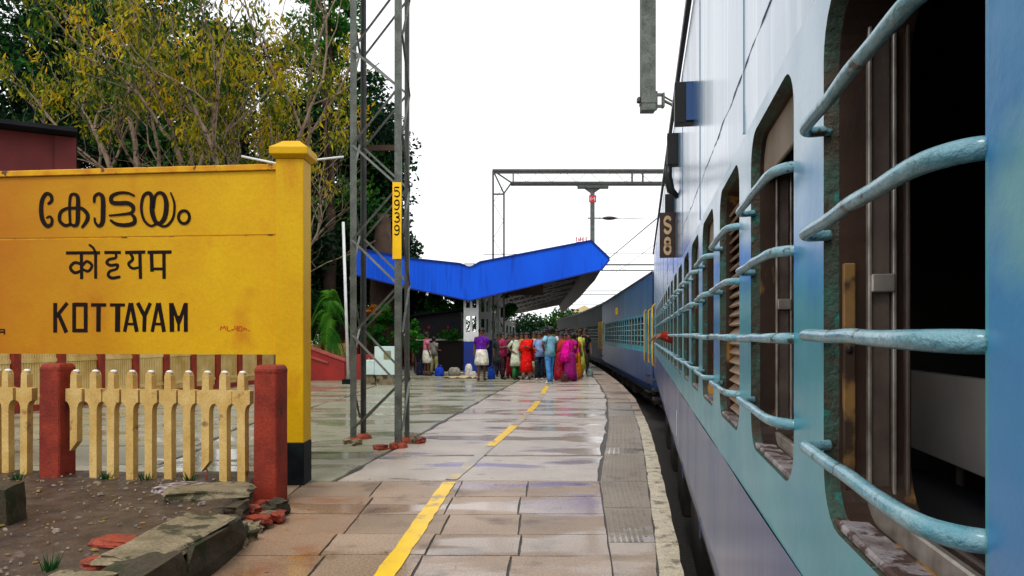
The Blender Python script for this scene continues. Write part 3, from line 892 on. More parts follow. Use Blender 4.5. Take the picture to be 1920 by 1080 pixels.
for idx, s in enumerate(allp):
    px_ = [p for p in pk_px if p][idx] if idx < len(ss) else None
    z0 = {143: .42, 388: .27}.get(px_, .13)
    half = .0855
    mb = MB()
    poly = picket(half, half, z0, jag=.09 if px_ in (143, 388) else 0)
    dj = R.uniform(-.004, .004)
    mb.prism(poly, -.035 + dj, .035 + dj, 'y')
    me = mb.mesh('picket', [M['cream']], bevel=0)
    o = link('picket', me, fence)
    place_on_fence(o, s)
    o.rotation_euler = (0, R.uniform(-.006, .006), ang)
    # worn pale cap on each tip
    tp = MB().loft([(0, 0, 1.150, .034, .034), (0, 0, 1.172, .026, .026), (0, 0, 1.178, .012, .012)], n=8)
    t = tp.build('picket_tip', M['white'], o)
    if px_ == 388:
        MB().tube([(0, 0, .29), (.004, 0, .22), (-.004, .01, .18)], .006, 6).build('rusty_rod', M['brick'], o)

# ---------------------------------------------------------------- yellow station name board
nb = thing('station_name_board', 'big yellow station name board lettered in three scripts on capped posts with black feet', 'name board')
W = (-3.2 / math.hypot(3.2, .36), .36 / math.hypot(3.2, .36))
P0 = (-2.36, 7.6)
NRM = (W[1], -W[0] * -1)          # unit normal pointing at the camera side
NRM = (-W[1] * 1.0, W[0] * 1.0)
if NRM[1] > 0: NRM = (-NRM[0], -NRM[1])
def bp(s, z, off=0.0):
    return (P0[0] + W[0] * s + NRM[0] * off, P0[1] + W[1] * s + NRM[1] * off, z)
def board_box(s0, s1, z0, z1, f0, f1, mb):
    vs = [bp(s0, z0, f0), bp(s1, z0, f0), bp(s1, z0, f1), bp(s0, z0, f1), bp(s0, z1, f0), bp(s1, z1, f0), bp(s1, z1, f1), bp(s0, z1, f1)]
    return mb.add(vs, [(0, 3, 2, 1), (4, 5, 6, 7), (0, 1, 5, 4), (1, 2, 6, 5), (2, 3, 7, 6), (3, 0, 4, 7)])
LB = 5.6
board_box(.0, LB, 1.30, 2.508, -.12, 0, MB()).build('lower_board', M['yellow'], nb)
board_box(.0, LB, 2.528, 3.175, -.12, -.004, MB()).build('upper_board', M['yellow'], nb)
board_box(.0, LB, 2.50, 2.53, -.11, -.010, MB()).build('board_joint', M['yellow_edge'], nb)
board_box(-.0, LB, 3.178, 3.24, -.14, .022, MB()).build('board_coping', M['yellow_edge'], nb, bevel=.006)
for s_off, px0 in ((0, -2.36), (LB, None)):
    if px0 is None:
        q = bp(LB, 0)
        x0, y0 = q[0] - .28, q[1] - .15
    else:
        x0, y0 = -2.36, 7.45
    x1, y1 = x0 + .28, y0 + .28
    cx, cy = (x0 + x1) / 2, (y0 + y1) / 2
    MB().box(x0 - .004, x1 + .004, y0 - .004, y1 + .004, -.01, .42).build('post_foot', M['black'], nb, bevel=.004)
    MB().box(x0, x1, y0, y1, .42, 3.26).build('post', M['yellow'], nb, bevel=.008)
    c = MB()
    c.loft([(cx, cy, 3.26, .27, .27), (cx, cy, 3.30, .27, .27)], n=4, smooth=False)
    h = .14
    c = MB()
    def ring(hw, z):
        return [(cx - hw, cy - hw, z), (cx + hw, cy - hw, z), (cx + hw, cy + hw, z), (cx - hw, cy + hw, z)]
    lv = [(h + .002, 3.262), (h + .05, 3.30), (h + .05, 3.37), (h + .002, 3.405), (h - .055, 3.452)]
    vs = []
    for hw, z in lv: vs += ring(hw, z)
    fs = [(3, 2, 1, 0), tuple(16 + k for k in range(4))]
    for i in range(4):
        for k in range(4):
            fs.append((i * 4 + k, i * 4 + (k + 1) % 4, (i + 1) * 4 + (k + 1) % 4, (i + 1) * 4 + k))
    c.add(vs, fs).build('post_cap', M['yellow_edge'] if px0 is None else M['yellow'], nb, bevel=.005)


def catmull(p, n=7):
    if len(p) < 3:
        return p
    out = []
    for i in range(len(p) - 1):
        p0, p1, p2, p3 = p[max(i - 1, 0)], p[i], p[i + 1], p[min(i + 2, len(p) - 1)]
        for k in range(n):
            t = k / n
            out.append(tuple(.5 * ((2 * b_) + (-a_ + c_) * t + (2 * a_ - 5 * b_ + 4 * c_ - d_) * t * t + (-a_ + 3 * b_ - 3 * c_ + d_) * t ** 3)
                             for a_, b_, c_, d_ in zip(p0, p1, p2, p3)))
    out.append(p[-1])
    return out


def stroke(smooth, pts, name, m, off=.0005, order=0):
    p = catmull(pts) if smooth else pts
    mb = MB()
    f1 = .003 + order * .0004
    n = len(p)
    L_, R_ = [], []
    for i in range(n):
        a, b_ = p[max(i - 1, 0)], p[min(i + 1, n - 1)]
        dx, dz = b_[0] - a[0], b_[1] - a[1]
        l = math.hypot(dx, dz) or 1
        hw = p[i][2] / 2 * (1.12 if smooth else 1.2)
        L_.append((p[i][0] - dz / l * hw, p[i][1] + dx / l * hw))
        R_.append((p[i][0] + dz / l * hw, p[i][1] - dx / l * hw))
    vs = []
    for l, r in zip(L_, R_):
        vs += [bp(l[0], l[1], f1), bp(r[0], r[1], f1), bp(l[0], l[1], -.001), bp(r[0], r[1], -.001)]
    fs = []
    for i in range(n - 1):
        a = 4 * i
        fs += [(a, a + 1, a + 5, a + 4), (a, a + 4, a + 6, a + 2), (a + 1, a + 3, a + 7, a + 5)]
    fs += [(0, 2, 3, 1), (4 * n - 4, 4 * n - 3, 4 * n - 1, 4 * n - 2)]
    if smooth:                       # round brush ends
        for e in (0, n - 1):
            cx_, cz_, w_ = p[e]
            k = len(vs)
            vs.append(bp(cx_, cz_, f1))
            for q in range(11):
                a = q / 10 * 2 * math.pi
                vs.append(bp(cx_ + math.cos(a) * w_ / 2, cz_ + math.sin(a) * w_ / 2, f1 - .0001))
            fs += [(k, k + 1 + q, k + 2 + q) for q in range(10)]
    mb.add(vs, fs)
    mb.build(name, m, nb, fixn=True)


for i, (sm, pts) in enumerate(LETTERS):
    stroke(sm, pts, 'painted_letter', M['letter'], order=i % 5)
for i, (sm, pts) in enumerate(RED):
    stroke(sm, pts, 'small_red_writing', M['red_letter'], order=i % 5)
for i, (sm, pts) in enumerate(FRAG):
    stroke(sm, pts, 'small_black_writing', M['letter'], order=i % 5)
# thin white lamp tubes fixed behind the right post
lt = thing('tube_lamp', 'two thin white tube lamps on arms sticking out behind the yellow post top', 'lamp', (-2.2, 7.78, 3.3))
MB().tube([(-.66, .12, .09), (-.14, .05, -.03)], .012, 8).build('tube', M['white'], lt)
MB().tube([(.10, .05, .03), (.42, .12, .085)], .012, 8).build('tube', M['white'], lt)
MB().tube([(-.16, .03, -.02), (.12, .03, .03)], .016, 8).build('bracket', M['steel'], lt)

# ---------------------------------------------------------------- train
PITCH, WW = .863, .609
WZ0, WZ1 = 1.185, 2.06


def win_contour(n=6):
    """rounded window outline round its own centre, (y, z)"""
    hw, hh, r = WW / 2, (WZ1 - WZ0) / 2, .095
    pts = []
    for cy, cz, a0 in ((hw - r, hh - r, 0), (-(hw - r), hh - r, 90), (-(hw - r), -(hh - r), 180), (hw - r, -(hh - r), 270)):
        for k in range(n + 1):
            a = math.radians(a0 + 90 * k / n)
            pts.append((cy + r * math.cos(a), cz + r * math.sin(a)))
    return pts


WC = win_contour()
WZC = (WZ0 + WZ1) / 2


def band_bay(mb, yc, ya, yb, z0, z1):
    """flat panel at x=0 from ya..yb, z0..z1 with the rounded window hole centred on yc"""
    hc = [(yc + y, WZC + z) for y, z in WC]
    # insert points toward the four outer corners
    corners = [(yb, z1), (ya, z1), (ya, z0), (yb, z0)]
    loop = []
    n = len(hc)
    cang = [(math.atan2(c[1] - WZC, c[0] - yc) % (2 * math.pi), c) for c in corners]
    items = [(math.atan2(p[1] - WZC, p[0] - yc) % (2 * math.pi), p, None) for p in hc]
    for a, c in cang:
        # intersection of the ray with the contour
        dx, dz = math.cos(a), math.sin(a)
        best = None
        for i in range(n):
            p, q = hc[i], hc[(i + 1) % n]
            ex, ez = q[0] - p[0], q[1] - p[1]
            det = dx * -ez + dz * ex
            if abs(det) < 1e-12: continue
            px, pz = p[0] - yc, p[1] - WZC
            t = (px * -ez + pz * ex) / det
            u = (dx * pz - dz * px) / det
            if t > 0 and -1e-6 <= u <= 1 + 1e-6:
                best = (yc + dx * t, WZC + dz * t)
        items.append((a, best, c))
    items.sort(key=lambda i: i[0])
    inner, outer = [], []
    for a, p, c in items:
        inner.append(p)
        if c is None:
            dx, dz = p[0] - yc, p[1] - WZC
            ts = []
            if dx > 1e-9: ts.append((yb - yc) / dx)
            if dx < -1e-9: ts.append((ya - yc) / dx)
            if dz > 1e-9: ts.append((z1 - WZC) / dz)
            if dz < -1e-9: ts.append((z0 - WZC) / dz)
            t = min(ts)
            c = (yc + dx * t, WZC + dz * t)
        outer.append(c)
    m = len(inner)
    vs = [(0, y, z) for y, z in inner] + [(0, y, z) for y, z in outer]
    fs = [(i, (i + 1) % m, m + (i + 1) % m, m + i) for i in range(m)]
    mb.add(vs, fs)


# window parts, built once, meshes shared
def ring_mesh():
    mb = MB()
    n = len(WC)
    def ring(x, k):
        return [(x, y * k, z * k) for y, z in WC]
    rs = [ring(.0, 1.0), ring(.024, .985), ring(.024, .975), ring(.135, .965)]
    vs = sum(rs, [])
    for i in range(3):
        mb.mi = 0 if i == 0 else 1
        base = len(mb.v)
        mb.add(rs[i] + rs[i + 1], [(k, (k + 1) % n, n + (k + 1) % n, n + k) for k in range(n)])
    return mb.mesh('window_frame', [M['reveal'], M['jamb']], fixn=False)


def bar_mesh():
    y0, y1 = -WW / 2, WW / 2
    pts = [(.010, y1 - .004, 0), (-.006, y1 - .006, -.001), (-.026, y1 - .008, -.001), (-.035, y1 - .024, 0), (-.037, y1 - .06, .001), (-.037, y1 - .20, .0),
           (-.038, 0, .002), (-.038, y0 + .20, 0), (-.037, y0 + .11, 0), (-.034, y0 + .07, 0), (-.027, y0 + .04, 0), (-.012, y0 + .015, 0), (.004, y0 + .006, 0), (.030, y0 + .004, 0)]
    rs = [.009, .009, .0092, .0096, .0098, .0098, .0102, .010, .0106, .011, .0115, .0118, .0115, .011]
    pp = [(*p, r) for p, r in zip(pts, rs)]
    cc = catmull(pp, 4)
    return MB().tube([c[:3] for c in cc], [c[3] for c in cc], 12).mesh('window_bar', [M['bar']], fixn=False)


def slab_mesh(name, m, dims, bevel=.003):
    return MB().box(*dims).mesh(name, [m], bevel=bevel)


y1 = WW / 2
hz0, hz1 = -(WZ1 - WZ0) / 2, (WZ1 - WZ0) / 2
ME = {
    'frame': ring_mesh(), 'bar': bar_mesh(),
    'rail1': slab_mesh('guide_rail', M['ridge'], (.064, .070, y1 - .028, y1 - .012, hz0 + .03, hz1 - .03), .0015),
    'rail2': slab_mesh('guide_rail', M['ridge'], (.102, .108, y1 - .028, y1 - .012, hz0 + .03, hz1 - .03), .0015),
    'rail3': slab_mesh('guide_rail', M['channel'], (.122, .128, y1 - .030, y1 - .012, hz0 + .03, hz1 - .03), .0015),
    'chan': slab_mesh('guide_channel', M['channel'], (.072, .100, y1 - .020, y1 - .010, hz0 + .03, hz1 - .03), .002),
    'clip': slab_mesh('channel_clip', M['ridge'], (.068, .104, y1 - .034, y1 - .018, -.052, -.022), .002),
    'sill': slab_mesh('window_sill', M['sillm'], (.004, .055, -y1 + .03, y1 - .03, hz0 + .002, hz0 + .016), .004),
    'sillrail': slab_mesh('sill_rail', M['ridge'], (.060, .074, -y1 + .01, y1 - .01, hz0 + .004, hz0 + .045), .003),
    'sillrail2': slab_mesh('sill_rail', M['channel'], (.100, .112, -y1 + .01, y1 - .01, hz0 + .004, hz0 + .035), .003),
    'blind': slab_mesh('rolled_blind', M['blindm'], (.034, .044, -y1 + .01, y1 - .008, hz1 - .125, hz1 - .004), .003),
}
lv = MB()
for k in range(22):
    z = hz0 + .03 + k * .036
    lv.add([(.060, -y1, z), (.060, y1, z), (.092, y1, z + .030), (.092, -y1, z + .030), (.066, -y1, z - .006), (.066, y1, z - .006), (.098, y1, z + .024), (.098, -y1, z + .024)],
           [(0, 1, 2, 3), (4, 7, 6, 5), (0, 4, 5, 1), (1, 5, 6, 2), (2, 6, 7, 3), (3, 7, 4, 0)])
lv.v = [(x - .026, y, z) for x, y, z in lv.v]
ME['louvre'] = lv.mesh('louvre_shutter', [M['shutter']])
ME['pane'] = slab_mesh('dark_pane', M['glass'], (.082, .086, -y1 + .005, y1 - .035, hz0 + .02, hz1 - .02), 0)


def add_window(coach, yc, detail=2, shut=None):
    f = link('window_frame', ME['frame'], coach)
    f.location = (0, yc, WZC)
    for h in (.345, .172, -.006, -.186):
        b_ = link('window_bar', ME['bar'], f)
        b_.location = (0, 0, 1.5 + h - WZC + R.uniform(-.004, .004))
        b_.rotation_euler = (R.uniform(-.012, .012), R.uniform(-.05, .05), 0)
    if detail >= 2:
        for k in ('rail1', 'rail2', 'rail3', 'chan', 'clip', 'sill', 'sillrail', 'sillrail2'):
            link(ME[k].name.split('.')[0], ME[k], f)
        if shut is None:
            link('rolled_blind', ME['blind'], f)
    else:
        link('window_sill', ME['sill'], f)
        if shut is None:
            link('dark_pane', ME['pane'], f)
    if shut == 'louvre':
        link('louvre_shutter', ME['louvre'], f)
    return f


def profile(zt):
    return [(0, 2.1), (0, zt), (.03, zt + .10), (.12, zt + .20), (.40, zt + .32), (.9, zt + .40), (1.5, zt + .42)]


def coach_shell(root, y0, y1_, near_list, zb, zt, door_lo, door_hi, ml=('blue_up', 'turq', 'blue_low'), beads=True):
    W_ = 3.0
    m_up, m_bd, m_lo = (M[k] for k in ml)
    # livery bands are separate sheets of plating
    up = MB()
    prof = profile(zt)
    # long straight plates with a slight outward bow between the ribs
    ys = [y0]
    while ys[-1] < y1_ - 1.2:
        ys.append(ys[-1] + PITCH * 2)
    ys[-1] = y1_
    for a, c in zip(ys, ys[1:]):
        nn = 6
        for i in range(nn):
            ya, yb = lerp(a, c, i / nn), lerp(a, c, (i + 1) / nn)
            oa = ob = 0
            wv = lambda y, z: -.0022 * abs(math.sin(math.pi * (y - y0) / .58)) * (1 if 2.15 < z < zt - .02 else 0)
            seq = [(0, 2.1), (0, 2.2), (0, 2.6), (0, 3.0), (0, zt - .1)] + prof[1:5]
            for (xa, za), (xb, zb_) in zip(seq, seq[1:]):
                up.add([(xa + wv(ya, za), ya, za), (xa + wv(yb, za), yb, za), (xb + wv(yb, zb_), yb, zb_), (xb + wv(ya, zb_), ya, zb_)], [(0, 1, 2, 3)], True)
    up.build('upper_panel', m_up, root, fixn=False)
    lo = MB()
    for a, c in zip(ys, ys[1:]):
        nn = 6
        for i in range(nn):
            ya, yb = lerp(a, c, i / nn), lerp(a, c, (i + 1) / nn)
            oa, ob = -.004 * math.sin(math.pi * i / nn), -.004 * math.sin(math.pi * (i + 1) / nn)
            for (xa, za), (xb, zc_) in (((0, 1.035), (0, zb + .15)), ((0, zb + .15), (.03, zb))):
                lo.add([(xa + oa, ya, za), (xb + oa, ya, zc_), (xb + ob, yb, zc_), (xa + ob, yb, za)], [(0, 1, 2, 3)], True)
    lo.build('lower_panel', m_lo, root, fixn=False)
    bd = MB()
    cents = [yn + WW / 2 for yn in near_list]
    prev = y0
    for i, yc in enumerate(cents):
        ya = yc - PITCH / 2
        yb = yc + PITCH / 2
        if ya > prev + 1e-4:
            bd.box(-.0, .02, prev, ya, 1.035, 2.1)
        band_bay(bd, yc, ya, yb, 1.035, 2.1)
        prev = yb
    if prev < y1_ - 1e-4:
        bd.box(-.0, .02, prev, y1_, 1.035, 2.1)
    bd.build('window_band', m_bd, root, fixn=False)
    if beads:
        MB().box(-.008, .0, y0, y1_, 1.028, 1.046).build('band_bead', m_bd, root, bevel=.003)
        MB().box(-.008, .0, y0, y1_, 2.092, 2.112).build('band_bead', m_bd, root, bevel=.003)
    rf = MB()
    pr = profile(zt)[4:]
    full = [(x, z) for x, z in pr] + [(W_ - x, z) for x, z in reversed(pr)]
    full += [(W_ - x, z) for x, z in reversed(profile(zt)[:4])] + [(W_, zb)]
    for (xa, za), (xb, zc_) in zip(full, full[1:]):
        rf.add([(xa, y0, za), (xa, y1_, za), (xb, y1_, zc_), (xb, y0, zc_)], [(0, 1, 2, 3)])
    rf.build('roof', M['roofc'], root, fixn=False)
    MB().box(-.034, -.001, y0, y1_, zt + .04, zt + .10).build('gutter', M['gutter'], root, bevel=.004)
    # ends
    for ye in (y0 + .02, y1_ - .02):
        e = MB()
        poly = [(0.02, zb)] + [(x + .02, z) for x, z in profile(zt)] + [(W_ - x - .02, z) for x, z in reversed(profile(zt))] + [(W_ - .02, zb)]
        e.add([(x, ye, z) for x, z in poly], [tuple(range(len(poly)))])
        e.build('end_wall', m_lo, root, fixn=False)
    MB().box(.95, 2.05, y1_ - .02, y1_ + .22, .45, 2.6).build('gangway_bellows', M['gutter'], root, bevel=.03)
    # interior shell
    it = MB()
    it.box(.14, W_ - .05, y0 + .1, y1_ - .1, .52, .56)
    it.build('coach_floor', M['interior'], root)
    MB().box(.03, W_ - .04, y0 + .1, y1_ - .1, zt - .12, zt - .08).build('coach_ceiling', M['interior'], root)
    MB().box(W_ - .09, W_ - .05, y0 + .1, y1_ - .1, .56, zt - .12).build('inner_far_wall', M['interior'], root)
    # underframe
    MB().box(.35, W_ - .35, y0 + .3, y1_ - .3, zb - .12, .5).build('underframe', M['under'], root)
    MB().box(.05, .12, y0 + .3, y1_ - .3, zb - .10, zb + .02).build('sole_bar', M['under'], root)
    for yb in (y0 + 3.2, y1_ - 3.2):
        bg = MB().box(.42, .58, yb - 1.6, yb + 1.6, -.38, -.14).build('bogie_frame', M['under'], root)
        for dy in (-1.1, 1.1):
            w = MB()
            w.tube([(.62, yb + dy, -.38), (.75, yb + dy, -.38)], .44, 24, smooth=False)
            w.tube([(.56, yb + dy, -.38), (.62, yb + dy, -.38)], .12, 12, smooth=False)
            w.build('wheel', M['axlebox'], bg)
            ab = MB().box(.30, .50, yb + dy - .13, yb + dy + .13, -.50, -.26)
            ab.tube([(.27, yb + dy, -.38), (.32, yb + dy, -.38)], .09, 12)
            ab.build('axle_box', M['axlebox'], bg, bevel=.01)
        for dy in (-.35, .35):
            sp = MB()
            hel = [(.40 + .07 * math.cos(t * .9), yb + dy + .07 * math.sin(t * .9), -.5 + t * .011) for t in range(36)]
            sp.tube(hel, .014, 6)
            sp.build('coil_spring', M['axlebox'], bg)
    for k, yy in enumerate([lerp(y0 + 6, y1_ - 6, q / 4) for q in range(5)]):
        MB().box(.12, .75, yy - .5, yy + .5, -.45 + .05 * (k % 2), zb - .12).build('equipment_box', M['under'], root, bevel=.02)
    # doors
    for k, (da, db) in enumerate((door_lo, door_hi)):
        if da is None: continue
        d = MB().box(-.004, .03, da, db, .62, 2.62).build('door', m_up, root, bevel=.004)
        MB().box(-.010, -.0042, da + .12, db - .12, 1.55, 2.25).build('door_window', M['glass'], d, bevel=.003)
        for yy in (da - .07, db + .07):
            pts = [(0, yy, .75), (-.06, yy, .80), (-.065, yy, 1.5), (-.06, yy, 2.18), (0, yy, 2.23)]
            MB().tube(pts, .013, 8).build('handrail', M['rail_yel'], root)
        for z in (-.05, .18, .40):
            MB().box(-.06, .16, da + .03, db - .03, z, z + .03).build('door_step', M['under'], root)


AX, AM = .31, .174
aang = math.atan(AM)
near = [.684 + PITCH * k for k in range(-1, 19)]
coachA = thing('passenger_coach', 'nearest blue coach with turquoise window band and bulging bars, filling the right side', 'coach', (AX, 0, 0), -aang,
               'coaches of the train')
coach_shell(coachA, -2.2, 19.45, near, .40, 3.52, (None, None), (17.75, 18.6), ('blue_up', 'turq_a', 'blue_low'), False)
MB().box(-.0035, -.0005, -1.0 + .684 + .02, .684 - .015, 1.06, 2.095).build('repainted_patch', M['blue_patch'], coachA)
for k, yn in enumerate(near):
    kk = k - 1
    add_window(coachA, yn + WW / 2, 2 if kk < 9 else 1, 'louvre' if kk in (2, 7) else ('open' if kk in (0, 5, 8, 11) else None))
sbm = MB().box(.027, .046, 1.293 - .022, 1.293 - .010, 1.24, 1.62)
sbm.build('stained_board', M['stainb'], coachA, bevel=.002)
MB().ball((.036, 1.293 - .023, 1.475), (.006, .003, .007), 8, 6).build('bolt_hole', M['gutter'], coachA)
# inside the nearest bays: partitions, berths, grey panel by the aisle
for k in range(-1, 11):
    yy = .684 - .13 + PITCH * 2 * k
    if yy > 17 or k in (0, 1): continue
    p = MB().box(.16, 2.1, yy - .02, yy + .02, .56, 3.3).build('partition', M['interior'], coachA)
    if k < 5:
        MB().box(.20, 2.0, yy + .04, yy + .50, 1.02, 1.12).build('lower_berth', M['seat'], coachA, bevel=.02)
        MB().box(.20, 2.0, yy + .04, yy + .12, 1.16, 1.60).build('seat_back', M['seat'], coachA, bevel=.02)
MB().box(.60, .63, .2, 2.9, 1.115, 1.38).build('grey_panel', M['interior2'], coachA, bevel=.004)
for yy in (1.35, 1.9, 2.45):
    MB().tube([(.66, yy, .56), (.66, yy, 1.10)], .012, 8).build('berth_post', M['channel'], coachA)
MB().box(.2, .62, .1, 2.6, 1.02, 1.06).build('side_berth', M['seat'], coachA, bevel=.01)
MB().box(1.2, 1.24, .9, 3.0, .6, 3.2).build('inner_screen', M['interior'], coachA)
# fittings on the upper side wall
def fit(y, x0, z0, z1, name, m, ln=.05, m2=None):
    o = MB().box(x0, 0, y, y + ln, z0, z1).build(name, m, coachA, bevel=.003)
    return o
v1 = fit(4.52, -.112, 2.77, 3.015, 'ventilator_hood', M['gutter'], .10)
MB().box(-.045, 0, 4.505, 4.518, 2.78, 3.005).build('hood_face', M['blue_low'], v1)
fit(6.48, -.092, 2.96, 3.23, 'ventilator_hood', M['gutter'], .12)
cv = MB().tube([(-.08, 6.5, 2.95), (-.085, 6.5, 2.86), (-.06, 6.5, 2.74), (0, 6.5, 2.68)], [.03, .035, .035, .02], 8).build('lamp_bracket', M['gutter'], coachA)
fit(7.3, -.085, 2.66, 2.86, 'ventilator_hood', M['gutter'], .10)
sb_ = MB().box(-.146, -.002, 6.90, 6.925, 2.205, 2.618).build('number_board', M['board'], coachA, bevel=.002)
def flat_stroke(paths, origin, ux, uz, th, name, m, parent, y, wv):
    mb = MB()
    for sm, p in paths:
        pts = catmull([(a, b_, wv) for a, b_ in p], 6) if sm else [(a, b_, wv) for a, b_ in p]
        n = len(pts)
        vs = []
        for i in range(n):
            a, b_ = pts[max(i - 1, 0)], pts[min(i + 1, n - 1)]
            dx, dz = b_[0] - a[0], b_[1] - a[1]
            l = math.hypot(dx, dz) or 1
            hw = wv / 2
            for sg in (1, -1):
                vs.append((origin[0] + (pts[i][0] - dz / l * hw * sg) * ux, y, origin[1] + (pts[i][1] + dx / l * hw * sg) * uz))
        vs += [(v[0], y + th, v[2]) for v in vs]
        k = 2 * n
        fs = []
        for i in range(n - 1):
            fs += [(2 * i, 2 * i + 1, 2 * i + 3, 2 * i + 2), (2 * i, 2 * i + 2, k + 2 * i + 2, k + 2 * i), (2 * i + 1, k + 2 * i + 1, k + 2 * i + 3, 2 * i + 3)]
        mb.add(vs, fs)
    return mb.build(name, m, parent)
S_ = [(1, [(.92, .80), (.75, .97), (.35, 1.0), (.08, .80), (.15, .60), (.5, .50), (.85, .40), (.92, .20), (.65, .0), (.28, .02), (.06, .20)])]
E_ = [(1, [(.5 + .36 * math.cos(t * math.pi / 5), .77 + .22 * math.sin(t * math.pi / 5)) for t in range(11)]),
      (1, [(.5 + .42 * math.cos(t * math.pi / 5), .27 + .28 * math.sin(t * math.pi / 5)) for t in range(11)])]
flat_stroke(S_, (-.108, 2.435), .066, .135, .003, 'coach_letter', M['tan'], sb_, 6.8965, .24)
flat_stroke(E_, (-.108, 2.245), .066, .135, .003, 'coach_number', M['tan'], sb_, 6.8965, .24)
# faded vertical strip of paper on the lower panel
MB().box(-.0075, -.005, 6.6, 6.64, .62, .84).build('paper_strip', M['white'], coachA)

sm = MB()
pts = []
yy = -1.5
while yy < 17:
    pts.append((-.0015 + R.uniform(-.001, .0008), yy, 2.30 + .02 * noise.noise(Vector((yy * 4, 0, 0))) + R.uniform(-.002, .002)))
    yy += .06
sm.tube(pts, [R.uniform(.001, .003) for _ in pts], 6)
sm.build('weld_seam', M['blue_up'], coachA)
for k in range(11):
    yy = -1.04 + 1.726 * k - .12
    MB().box(-.0025, .001, yy, yy + .012, .42, 1.028).build('plate_joint', M['blue_low'], coachA)
    MB().box(-.0045, .001, yy, yy + .014, 2.11, 3.50).build('plate_joint', M['blue_up'], coachA)
for yy, zz in ((.98, 2.42), (1.02, 2.55), (1.18, 2.46), (1.7, 2.62), (2.3, 2.35), (2.9, 2.8), (1.35, 3.05)):
    MB().ball((-.001, yy, zz), (.002, .007, .010), 8, 5).build('screw_hole', M['gutter'], coachA)

# following coaches, chords of the curve
def chord(p, q):
    return math.atan2(q[0] - p[0], q[1] - p[1])
JO = [(3.72, 19.75), (4.86, 40.4), (5.34, 61.2), (4.90, 82.0), (3.55, 102.7)]
near_b = [2.0 + PITCH * k for k in range(20)]
a0 = chord(JO[0], JO[1])
coachB = thing('passenger_coach', 'second blue coach, with yellow handrails at its near door', 'coach', (JO[0][0], JO[0][1], -.02), -a0, 'coaches of the train')
coach_shell(coachB, .0, 20.45, near_b[:19], .02, 3.10, (.45, 1.25), (19.2, 20.0), ('blue_up_b', 'turq_b', 'blue_low_b'))
for k, yn in enumerate(near_b[:19]):
    add_window(coachB, yn + WW / 2, 1, 'louvre' if k in (4, 11) else None)
lampb = MB().box(-.10, 0, 10.6, 10.75, 2.35, 2.62).build('side_lamp', M['rail_yel'], coachB, bevel=.01)
coachC = thing('passenger_coach', 'third coach, coloured dark for the canopy shade, at the bend behind the crowd', 'coach', (0, 0, 0), 0, 'coaches of the train')
coach_shell(coachC, .0, 20.45, near_b[:19], .02, 3.10, (.45, 1.25), (19.2, 20.0), ('blue_up_c', 'turq_c', 'blue_low_c'))
for k, yn in enumerate(near_b[:19]):
    add_window(coachC, yn + WW / 2, 1, None)
for k, lab in ((1, 'third coach, coloured dark for the canopy shade, at the bend behind the crowd'), (2, 'fourth coach, small and dark, farthest away behind the crowd')):
    c = coachC if k == 1 else copy_tree(coachC)
    c.location = (JO[k][0], JO[k][1], -.02)
    c.rotation_euler = (0, 0, -chord(JO[k], JO[k + 1]))
    c['label'] = lab
# rails
for off, nm in ((.75, 'rail'), (2.43, 'rail')):
    rl = MB()
    pts = [(AX + AM * -2 + off, -2)] + [(AX + AM * d + off, d) for d in (5, 10, 15, 19)] + [(x + off, y) for x, y in JO]
    for (xa, ya), (xb, yb) in zip(pts, pts[1:]):
        rl.bar((xa, ya, -.80), (xb, yb, -.80), .07, .14)
    rl.build(nm, M['rail'], None, kind='structure')

# ---------------------------------------------------------------- overhead line: near lattice mast with its boom
LEG = [(-2.255, 10.40), (-1.475, 9.93), (-1.435, 10.46), (-2.19, 10.86)]   # front left, front right, rear right, rear left
mast = thing('lattice_mast', 'tall grey lattice steel mast with the yellow number plate 5939, standing beside the name board', 'mast', (0, 0, 0))
HM = 8.6
for i, (x, y) in enumerate(LEG):
    cx, cy = -1.83, 10.41
    sx, sy = (1 if x < cx else -1), (1 if y < cy else -1)
    # angle iron: two flanges
    l = MB()
    w_, t_ = (.088, .012) if i < 2 else (.07, .012)
    l.box(min(x, x + sx * w_), max(x, x + sx * w_), min(y, y + sy * t_), max(y, y + sy * t_), .05, HM)
    l.box(min(x, x + sx * t_), max(x, x + sx * t_), min(y + sy * t_, y + sy * w_), max(y + sy * t_, y + sy * w_), .05, HM)
    l.build('leg', M['steel_dark'] if i >= 2 else M['steel'], mast)
    MB().loft([(x + sx * .04, y + sy * .04, -.005, .13, .13), (x + sx * .04, y + sy * .04, .04, .11, .11), (x + sx * .04, y + sy * .04, .07, .07, .07)], n=8, smooth=False).build('leg_base', M['red_rust'], mast)
def inset(i):
    x, y = LEG[i]
    return x + (.045 if x < -1.83 else -.045), y + (.0 if y < 10.41 else 0)
HN = .66
def face(i, j, par, z0=.25):
    (xa, ya), (xb, yb) = LEG[i], LEG[j]
    d = Vector((xb - xa, yb - ya, 0)).normalized() * .04
    k = 0
    z = z0
    while z + HN < HM:
        a, b_ = ((xa, ya), (xb, yb)) if (k + par) % 2 == 0 else ((xb, yb), (xa, ya))
        dd_ = d if (k + par) % 2 == 0 else -d
        out = Vector((0, -.008, 0)) if (i, j) in ((0, 1),) else Vector((0, .008, 0)) if (i, j) == (3, 2) else Vector((.008 if i == 1 else -.008, 0, 0))
        A = Vector((a[0], a[1], z)) + dd_ + out
        B = Vector((b_[0], b_[1], z + HN)) - dd_ + out
        br_ = MB().bar(A, B, .03, .008, up=(0, 1, 0)).build('brace', M['steel'], mast)
        z += HN
        k += 1
face(0, 1, 0, .18)
face(3, 2, 0, .26)
face(0, 3, 1, .30)
face(1, 2, 0, .22)
for z in (.9, 3.9):
    pass
MB().box(-2.14, -1.56, 10.84, 10.87, 4.18, 4.26).build('cross_plate', M['bark_dark'], mast)
